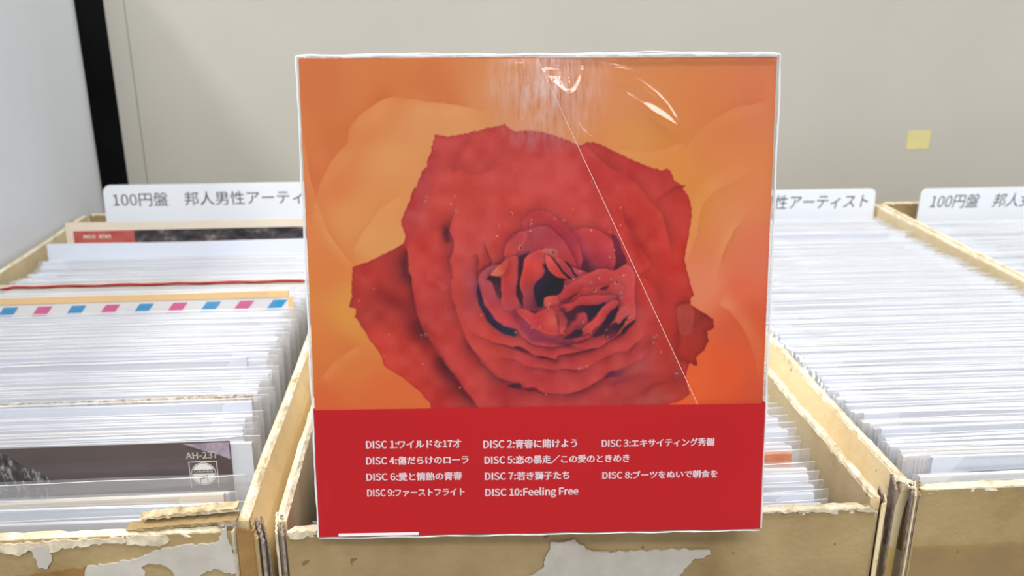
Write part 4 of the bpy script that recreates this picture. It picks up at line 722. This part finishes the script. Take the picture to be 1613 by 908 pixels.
BG=[(5.17,3.07,205,115,70),(-0.06,37.88,212,120,75),(11.88,19.44,206,117,66),(27.1,6.8,210,122,70),(22.73,28.75,218,148,92),(32.41,15.92,215,148,95),(14.73,43.67,217,145,85),(21.92,55.18,217,150,90),(7.43,37.95,212,120,72),(6.5,60.79,214,125,70),(7.33,88.31,213,120,65),(20.45,102.63,214,105,60),(0.84,104.36,212,100,58),(13.7,72.56,215,145,70),(56.66,10.6,212,140,92),(45.39,17.84,216,148,95),(73.42,8.88,212,135,90),(88.38,10.8,214,138,92),(98.03,27.49,215,142,80),(109.46,29.45,218,138,70),(122.36,16.53,212,125,75),(133.5,11.08,212,122,85),(117.52,44.66,215,135,65),(127.28,48.59,218,135,88),(135.4,58.35,216,115,85),(122.1,67.99,222,130,95),(134.38,82.05,210,88,58),(139.17,102.43,208,84,56),(129.03,98.17,222,90,50),(119.13,100.07,225,100,55),(131.88,68.1,220,105,75),(114.3,105.33,226,95,48),(38.21,5.05,206,118,70)]
FL=[(41.49,27.04,190,72,68),(45.06,38.29,196,76,66),(58.4,25.32,188,70,66),(71.56,24.49,186,68,66),(69.67,32.87,200,78,72),(29.77,45.71,180,66,64),(37.1,57.27,196,64,58),(21.62,64.84,186,62,55),(19.39,74.59,168,60,54),(21.01,84.51,200,68,56),(15.89,64.77,180,62,54),(28.49,94.65,200,66,54),(34.17,102.85,188,56,50),(48.34,72.99,190,70,62),(40.62,72.89,184,64,60),(45.63,61.24,192,70,64),(52.02,88.95,200,72,65),(44.22,88.84,192,64,60),(59.76,99.17,175,58,58),(79.49,101.51,185,65,65),(99.23,97.73,172,68,64),(89.25,89.47,195,70,68),(69.62,93.23,190,65,65),(92.42,33.06,185,60,58),(105.99,44.55,194,64,55),(110.16,58.07,196,58,48),(98.32,44.48,190,58,50),(110.64,77.74,182,54,46),(118.66,83.85,160,54,46),(84.94,46.25,196,72,68),(105.74,33.17,186,64,60),(102.53,63.83,196,58,48),(112.9,89.81,180,52,44),(63.96,42.25,196,70,62),(75.37,38.56,198,74,70),(52.46,51.67,200,76,70),(90.87,61.75,188,62,62),(98.85,75.61,186,70,68),(95.09,85.53,190,68,66),(71.58,89.22,186,64,66),(58.14,57.5,180,62,60)]
ROSE_C=(72.54, 69.36)

def smooth(pts,n=4,closed=False):
    P_=np.array(pts,float); N=len(P_); out=[]
    rng=range(N) if closed else range(N-1)
    for i in rng:
        if closed: a,b,c,d=P_[i-1],P_[i],P_[(i+1)%N],P_[(i+2)%N]
        else: a,b,c,d=P_[max(i-1,0)],P_[i],P_[i+1],P_[min(i+2,N-1)]
        for k in range(n):
            t=k/n
            out.append(.5*((2*b)+(c-a)*t+(2*a-5*b+4*c-d)*t*t+(3*b-a-3*c+d)*t**3))
    if not closed: out.append(P_[-1])
    return np.array(out)
def seg_dist(X,Y,pts,closed):
    # distance, side (cross product sign of nearest segment), position along
    best=np.full(X.shape,1e9); side=np.zeros(X.shape); pos=np.zeros(X.shape)
    n=len(pts); m=n if closed else n-1
    for i in range(m):
        a=pts[i]; b=pts[(i+1)%n]; d=b-a; L=d@d+1e-9
        t=np.clip(((X-a[0])*d[0]+(Y-a[1])*d[1])/L,0,1)
        dx=X-a[0]-t*d[0]; dy=Y-a[1]-t*d[1]; q=dx*dx+dy*dy
        k=q<best
        best=np.where(k,q,best); side=np.where(k,d[0]*dy-d[1]*dx,side); pos=np.where(k,(i+t)/m,pos)
    return np.sqrt(best),np.sign(side),pos
def inside(X,Y,pts):
    r=np.zeros(X.shape,bool); n=len(pts)
    for i in range(n):
        x0,y0=pts[i]; x1,y1=pts[(i+1)%n]
        if y0==y1: continue
        c=((Y>=y0)!=(Y>=y1))&(X<(x1-x0)*(Y-y0)/(y1-y0)+x0)
        r^=c
    return r
def vnoise(X,Y,s,seed):
    rs=np.random.RandomState(seed); g=rs.rand(128,128)
    x=X/s; y=Y/s; xi=np.floor(x).astype(int); yi=np.floor(y).astype(int)
    fx=x-xi; fy=y-yi; fx=fx*fx*(3-2*fx); fy=fy*fy*(3-2*fy)
    G=lambda i,j: g[j%128,i%128]
    return (G(xi,yi)*(1-fx)*(1-fy)+G(xi+1,yi)*fx*(1-fy)+G(xi,yi+1)*(1-fx)*fy+G(xi+1,yi+1)*fx*fy)-.5
def idw(X,Y,ctl,p=1.6):
    acc=np.zeros(X.shape+(3,)); w=np.zeros(X.shape)
    for x,y,r,g,b in ctl:
        k=1/((X-x)**2+(Y-y)**2+KK)**p
        acc+=k[...,None]*np.array([r,g,b]); w+=k
    return acc/w[...,None]
def paint(X,Y,ops,SIL,BG,FL,cen,u):
    """colour of the printed rose at points X,Y (face units, u = units per traced pixel)"""
    global KK; KK=(22*u)**2
    wx=X+u*9*vnoise(X,Y,26*u,1)+u*3*vnoise(X,Y,9*u,2); wy=Y+u*9*vnoise(X,Y,26*u,3)+u*3*vnoise(X,Y,9*u,4)
    img=idw(X+u*36*vnoise(X,Y,80*u,5),Y+u*36*vnoise(X,Y,80*u,6),BG)
    fl=idw(wx,wy,FL)
    S=np.array(SIL); nd=len(S)
    cur=fl.copy()
    nx=X+u*(1.4*vnoise(X,Y,5*u,7)+2.5*vnoise(X,Y,14*u,8)); ny=Y+u*(1.4*vnoise(X,Y,5*u,9)+2.5*vnoise(X,Y,14*u,10))
    def blend(sl,col,a): cur[sl]=cur[sl]*(1-a[...,None])+np.array(col,float)*a[...,None]
    GA=1.25
    def box(pts,m):
        x0,y0=pts.min(0)-m; x1,y1=pts.max(0)+m
        j=np.where((X[0]>=x0)&(X[0]<=x1))[0]; i=np.where((Y[:,0]>=y0)&(Y[:,0]<=y1))[0]
        if len(i)==0 or len(j)==0: return None
        return (slice(i[0],i[-1]+1),slice(j[0],j[-1]+1))
    for o in ops:
        k=o[0]
        if k in('edge','bgedge'):
            hold=cur
            if k=='bgedge': cur=img
            _,pts,da,dw,la,lw,dk,lt,flip=o; dw*=u; lw*=u
            pts=smooth(pts,3); sl=box(pts,3*max(dw,lw))
            if sl is None: continue
            d,s,t=seg_dist(nx[sl],ny[sl],pts,False)
            mid=len(pts)//2; a=pts[mid-1]; b=pts[mid]; cs=np.sign((b-a)[0]*(cen[1]-a[1])-(b-a)[1]*(cen[0]-a[0]))
            if flip: cs=-cs
            tp=np.clip(t/.14,0,1)*np.clip((1-t)/.14,0,1); tp*=np.clip(.8+1.1*vnoise(X[sl],Y[sl],30*u,11),0,1.3)
            out=(s!=cs)
            blend(sl,dk,np.clip(np.where(out,da*np.exp(-d/dw)*GA,(da*.9*np.exp(-d/(u*.9)) if k=='edge' else 0))*tp,0,.95))
            blend(sl,lt,np.where(out,0,la*np.exp(-((d-lw*.5)/lw)**2))*tp)
            cur=hold
        elif k=='petal':
            _,pts,ca,cb,pa,pb,rim,rw,rc,sh,sw,sc=o; rw*=u; sw*=u
            pts=smooth(pts,3,True); sl=box(pts,3*sw+4*u)
            if sl is None: continue
            x=nx[sl];y=ny[sl]; d,s,t=seg_dist(x,y,pts,True); ins=inside(x,y,pts); sd=np.where(ins,-d,d)
            if sh: blend(sl,sc,np.where(ins,0,sh*np.exp(-d/sw)))
            g=np.array(pb)-np.array(pa); L=g@g+1e-9
            q=np.clip(((x-pa[0])*g[0]+(y-pa[1])*g[1])/L,0,1)[...,None]
            col=np.array(ca,float)*(1-q)+np.array(cb,float)*q
            if rim:
                r=(rim*np.exp(-((d-rw*.4)/rw)**2))[...,None]; col=col*(1-r)+np.array(rc,float)*r
            m=np.clip(.5-sd/(1.5*u),0,1)[...,None]
            cur[sl]=cur[sl]*(1-m)+col*m
        elif k=='stroke':
            _,pts,w,c,a=o; w*=u; pts=smooth(pts,3); sl=box(pts,2.5*w)
            if sl is None: continue
            d,s,t=seg_dist(nx[sl],ny[sl],pts,False)
            blend(sl,c,a*np.exp(-(d/(w*.5))**2)*np.clip(t/.15,0,1)*np.clip((1-t)/.15,0,1))
        elif k=='blob':
            _,bx,by,rx,ry,an,c,a=o; an=math.radians(an); rx*=u; ry*=u
            dx=wx-bx; dy=wy-by; e=((dx*math.cos(an)+dy*math.sin(an))/rx)**2+((-dx*math.sin(an)+dy*math.cos(an))/ry)**2
            blend((slice(None),slice(None)),c,a*np.exp(-e))
        elif k=='ring':
            _,bx,by,r,a=o; r*=u; d=np.hypot(X-bx,Y-by); th=np.arctan2(Y-by,X-bx)
            if r<1.5*u: blend((slice(None),slice(None)),(248,205,180),.95*np.exp(-(d/(r*.8))**2)); continue
            blend((slice(None),slice(None)),(110,36,34),.55*np.exp(-(d/(r*.9))**2))
            blend((slice(None),slice(None)),(246,196,166),a*.95*np.exp(-((d-r*.8)/(.55*u))**2)*(.35+.65*np.clip(np.sin(th+bx/u),0,1)))
    cur+= (np.stack([vnoise(X,Y,1.2*u,12)]*3,-1)*9 + np.stack([vnoise(X,Y,18*u,13)]*3,-1)*14)
    # fine petal veins
    d,s,t=seg_dist(X+u*vnoise(X,Y,4*u,14)*2.4,Y+u*vnoise(X,Y,4*u,15)*2.4,S,True); ins=inside(X+u*vnoise(X,Y,4*u,14)*2.4,Y+u*vnoise(X,Y,4*u,15)*2.4,S)
    rim=np.where(ins,.38*np.exp(-d/(2.2*u)),0)[...,None]; cur=cur*(1-rim)+np.array([120,34,36])*rim
    m=np.clip(.5-np.where(ins,-d,d)/(1.4*u),0,1)[...,None]
    return np.clip(img*(1-m)+cur*m,0,255)

A_ = Vector(BOX_A).normalized(); B_ = Vector(BOX_B).normalized(); N_ = A_.cross(B_); D = 28.0
root = empty('cd_box_set', (0, 0, 0), 'shrink-wrapped box set showing a red rose on orange, with a crimson paper band', 'box set')
org = Vector(V(*BOX_O))+A_*(FW/2000)
root.matrix_world = Matrix.Translation(org) @ Matrix(((A_[0], -N_[0], B_[0]), (A_[1], -N_[1], B_[1]), (A_[2], -N_[2], B_[2]))).to_4x4()
# local frame: x to the right from the middle, y into the box, z up, metres
def attr_mat(n, rough=.5, spec=.12):
    m, nt, out = new_mat(n); a = nt.nodes.new('ShaderNodeAttribute'); a.attribute_name = 'print'
    princ(nt, out, a.outputs['Color'], rough, spec, bump(nt, noise(nt, 700, 2, .5, objvec(nt)), .04, .0002)); return m
M['print'] = attr_mat('rose_print')
PX = FW/725.   # millimetres per traced step
STEP = .235; PRINT_GAIN = .88
gx, gy = np.meshgrid(np.arange(0, FW+STEP, STEP), np.arange(0, BAND_Y+2.5, STEP))
art = paint(gx, gy, OPS, SIL, BG, FL, ROSE_C, PX)
def sample(x, y):
    fx = np.clip(x/STEP, 0, art.shape[1]-1.001); fy = np.clip(y/STEP, 0, art.shape[0]-1.001); i = fy.astype(int); j = fx.astype(int); a = (fx-j)[..., None]; b_ = (fy-i)[..., None]
    c = art[i, j]*(1-a)*(1-b_)+art[i, j+1]*a*(1-b_)+art[i+1, j]*(1-a)*b_+art[i+1, j+1]*a*b_
    c = c/255.; c = np.where(c < .04045, c/12.92, ((c+.055)/1.055)**2.4); return np.clip(c-.020, .002, 1)*PRINT_GAIN
def cut_x(y): return CUT_T[0]+(CUT_B[0]-CUT_T[0])*(y-CUT_T[1])/(CUT_B[1]-CUT_T[1])
def print_face(name, xa, xb, nx_, ny, yplane, ymax, parent):
    yy = np.linspace(0, ymax, ny); s = np.linspace(0, 1, nx_); Y2, S2 = np.meshgrid(yy, s, indexing='ij'); X2_ = xa(Y2)+(xb(Y2)-xa(Y2))*S2
    co = np.stack([(X2_-FW/2)/1000, np.full(X2_.shape, yplane/1000), (FH-Y2)/1000], -1).reshape(-1, 3)
    me = bpy.data.meshes.new(name); n = nx_*ny; idx = np.arange(n).reshape(ny, nx_); q = np.stack([idx[1:, :-1], idx[1:, 1:], idx[:-1, 1:], idx[:-1, :-1]], -1).reshape(-1, 4)
    me.vertices.add(n); me.vertices.foreach_set('co', co.ravel()); me.loops.add(q.size); me.loops.foreach_set('vertex_index', q.ravel()); me.polygons.add(len(q))
    me.polygons.foreach_set('loop_start', np.arange(0, q.size, 4)); me.polygons.foreach_set('loop_total', np.full(len(q), 4)); me.update(calc_edges=True)
    at = me.color_attributes.new('print', 'FLOAT_COLOR', 'POINT'); c = sample(X2_.ravel(), Y2.ravel()); at.data.foreach_set('color', np.concatenate([c, np.ones((n, 1))], 1).ravel().astype(np.float32))
    me.materials.append(M['print']); return link_obj(name, me, parent)
TH = 1.3
M['orange_side'] = plain('orange_box_side', (206, 118, 70), .45, .35, 8, 30)
def lbox(name, x0, x1, y0, y1, z0, z1, mat, parent, **k): return link_obj(name, MB().box(x0, x1, y0, y1, z0, z1).mesh(name, mat), parent, **k)
inner = lbox('inner_box', -FW/2+.6, FW/2, TH+.05, D, .4, FH-.1, M['orange_side'], root)
ymax = BAND_Y+2.2
print_face('inner_front_print', lambda y: cut_x(y)-.6, lambda y: y*0+FW, 270, int(ymax/.235), TH, ymax, inner)
# outer slipcase: a board whose right side is cut off at a slant
sl = link_obj('slipcase', MB().prism([(-FW/2, 0), (cut_x(FH)-FW/2, 0), (cut_x(0)-FW/2, FH), (-FW/2, FH)], .04, TH).mesh('slipcase', M['white_board']), root, label='outer slipcase cut off on a slant')
print_face('slipcase_front_print', lambda y: y*0, lambda y: cut_x(y)-.2, 420, int(ymax/.235), 0.0, ymax, sl)
lbox('slipcase_side', -FW/2-.02, -FW/2+.58, TH, D, 0, FH, M['orange_side'], sl)
ct = cut_x(0)-FW/2
lbox('slipcase_top', -FW/2, ct, TH, D, FH-.08, FH+.35, M['orange_side'], sl)
# red paper band
M['band'] = plain('crimson_band', (178, 5, 15), .5, .12, 4, 12)
zb = FH-BAND_Y; n = 28; bm_ = MB(); pth = [(-FW/2-.45, D)]+[(-FW/2-.45, .2)]+[(-FW/2-.2+(FW+.4)*i/n, -.28-.10*math.sin(i*.8)**2) for i in range(n+1)]+[(FW/2+.45, .2), (FW/2+.45, D)]
bm_.sheet(pth, .1, zb, .22, nz=2); band = link_obj('paper_band', bm_.mesh('paper_band', M['band']), root, label='crimson paper band with white Japanese track titles')
for s, x, yd, wd, cap_ in DISC_LINES:
    put_text(s, band, (x-FW/2)/1000, (FH-yd)/1000, wd/1000, cap_/1000, -.00056, M['ink_white'], off=.030, slope=0)
lbox('white_label_strip', STRIP[0]-FW/2, STRIP[1]-FW/2, -.60, -.5, .25, 1.15, M['ink_white'], band)
# shrink wrap
SLOPE = .262; BASEH = .85
def pdist(X, Y, pts):
    d, s, t = seg_dist(X, Y, np.array(pts), False); return d, t
ex = .9
def axis(a, b, d0, d1, fine, coarse):
    r = [a]
    while r[-1] < b: r.append(r[-1]+(fine if d0 <= r[-1] <= d1 else coarse))
    r[-1] = b; return np.array(r)
xs = axis(-ex, FW+ex, 52, 120, .24, .6); yy = axis(-ex, FH+ex*.8, -1, 34, .2, .6); nxw, nyw = len(xs), len(yy); XW, YW = np.meshgrid(xs, yy)
h = np.full(XW.shape, .8)
for i, pts in enumerate(SOFT):
    p_ = smooth(pts, 4); d, t = pdist(XW, YW, p_); h += .16*np.exp(-(d/1.3)**2)*np.clip(t/.3, 0, 1)*np.clip((1-t)/.3, 0, 1)
h += .9*vnoise(XW, YW, 34, 21)+.30*vnoise(XW, YW, 12, 22)
# sharp creases near the top, tilted up towards the ceiling lamps
for pts in STREAKS:
    p_ = np.array(pts); ins = inside(XW, YW, p_); h = np.where(ins, BASEH+(SLOPE+.0022*p_[:, 1].mean())*(YW-p_[:, 1].min()), h)
# finely wrinkled patch in the middle of the top edge
pm_ = np.exp(-((XW-66)/11)**2-((YW-9)/10)**2); h += pm_*.13*vnoise(XW, YW*.7, .8, 31)
em = np.minimum.reduce([XW+ex, FW+ex-XW, YW+ex, FH+ex*.8-YW]); h = .7+(h-.7)*np.clip(em/6, 0, 1); h *= np.clip(em/.8, 0, 1)**.5; h = np.maximum(h, .62*np.clip(em/.5, 0, 1))
vs = np.stack([(XW-FW/2)/1000, -h/1000, (FH-YW)/1000], -1).reshape(-1, 3); idx = np.arange(nxw*nyw).reshape(nyw, nxw)
q = np.stack([idx[1:, :-1], idx[1:, 1:], idx[:-1, 1:], idx[:-1, :-1]], -1).reshape(-1, 4).tolist(); vl = vs.tolist()
def skirt(ed, dx, dz):   # sides of the wrap, back along the box
    base = len(vl)
    for k in ed: x, y_, z = vl[k]; vl.append([x+dx, D/1000+.0005, z+dz])
    for i in range(len(ed)-1): q.append([ed[i], ed[i+1], base+i+1, base+i])
skirt(idx[0, :].tolist(), 0, 0); skirt(idx[:, 0].tolist()[::-1], 0, 0); skirt(idx[:, -1].tolist(), 0, 0); skirt(idx[-1, :].tolist()[::-1], 0, 0)
wrap = link_obj('plastic_wrap', mesh('plastic_wrap', vl, q, M['wrap'], True), root, label='creased clear plastic wrap')
def seam(pts, r, sd): link_obj('wrap_seam', MB().rope(pts, r, r, sd, .3, 6).mesh('wrap_seam', M['wrap_edge']), wrap)
hx = FW/2+.7
seam([(-hx+(2*hx)*i/60., .1, FH+.75+.10*math.sin(i*.7)) for i in range(61)], .42, 1)
seam([(-hx+(2*hx)*i/60., 1.2+.3*math.sin(i*.5), FH+1.1+.12*math.sin(i*.9)+.3*math.exp(-((i-14)/4.)**2)+.4*math.exp(-((i-44)/7.)**2)) for i in range(61)], .22, 2)
def vseam(x, r, sd, z0, z1):
    m_ = MB(); n = 50; vs = []; fs = []; rs = random.Random(sd)
    for i in range(n+1):
        z = z0+(z1-z0)*i/n
        for k in range(6): t = k*math.pi/3; rr = r*(1+rs.uniform(-.3, .3)); vs.append((x+rr*math.cos(t)+.1*math.sin(i*.6), .1+rr*math.sin(t), z))
    for i in range(n):
        for k in range(6): fs.append((i*6+k, i*6+(k+1) % 6, i*6+6+(k+1) % 6, i*6+6+k))
    link_obj('wrap_seam', m_.add(vs, fs).mesh('wrap_seam', M['wrap_edge']), wrap)
# added film patch whose masked gloss makes the soft sheen near the top
m, nt, out = new_mat('sheen_film'); tr = nt.nodes.new('ShaderNodeBsdfTransparent'); gl = nt.nodes.new('ShaderNodeBsdfGlossy'); gl.inputs['Roughness'].default_value = .42; gl.inputs[0].default_value = (1, .96, 1, 1)
tcn = nt.nodes.new('ShaderNodeTexCoord'); mp = nt.nodes.new('ShaderNodeMapping'); mp.inputs['Location'].default_value = (-.0020/.020, 0, -(FH/1000-.007)/.022); mp.inputs['Scale'].default_value = (1/.020, 0, 1/.022); link(nt, tcn.outputs['Object'], mp.inputs['Vector'])
gr = nt.nodes.new('ShaderNodeTexGradient'); gr.gradient_type = 'SPHERICAL'; link(nt, mp.outputs[0], gr.inputs[0])
nz_ = noise(nt, 500, 4, .7, objvec(nt, (1.2, 1, .22))); mu = nt.nodes.new('ShaderNodeMath'); mu.operation = 'MULTIPLY'; mr = nt.nodes.new('ShaderNodeMapRange'); mr.inputs[1].default_value = .35; mr.inputs[2].default_value = .7; link(nt, nz_, mr.inputs[0]); link(nt, gr.outputs['Fac'], mu.inputs[0]); link(nt, mr.outputs[0], mu.inputs[1])
mu2 = nt.nodes.new('ShaderNodeMath'); mu2.operation = 'MULTIPLY'; mu2.inputs[1].default_value = .45; link(nt, mu.outputs[0], mu2.inputs[0])
mx = nt.nodes.new('ShaderNodeMixShader'); link(nt, mu2.outputs[0], mx.inputs[0]); link(nt, tr.outputs[0], mx.inputs[1]); link(nt, gl.outputs[0], mx.inputs[2]); link(nt, mx.outputs[0], out.inputs[0])
pv = []; pf = []
for i in range(13):
    for k in range(9): pv.append((-18+40*i/12., -2.0+.25*math.sin(i*1.3+k*.7), FH-.4-27*k/8.))
for i in range(12):
    for k in range(8): a = i*9+k; pf.append((a, a+1, a+10, a+9))
link_obj('sheen_film', MB().add(pv, pf).mesh('sheen_film', m, True), wrap, label='film patch added for its sheen')
vseam(-hx, .33, 5, 0, FH+.6); vseam(hx, .30, 6, 0, FH+.6)
seam([(-hx+(2*hx)*i/60., -.1, -.55+.12*math.sin(i*.8)) for i in range(61)], .25, 7)
# gaps in the print of the cut board: a bright core line along the slant
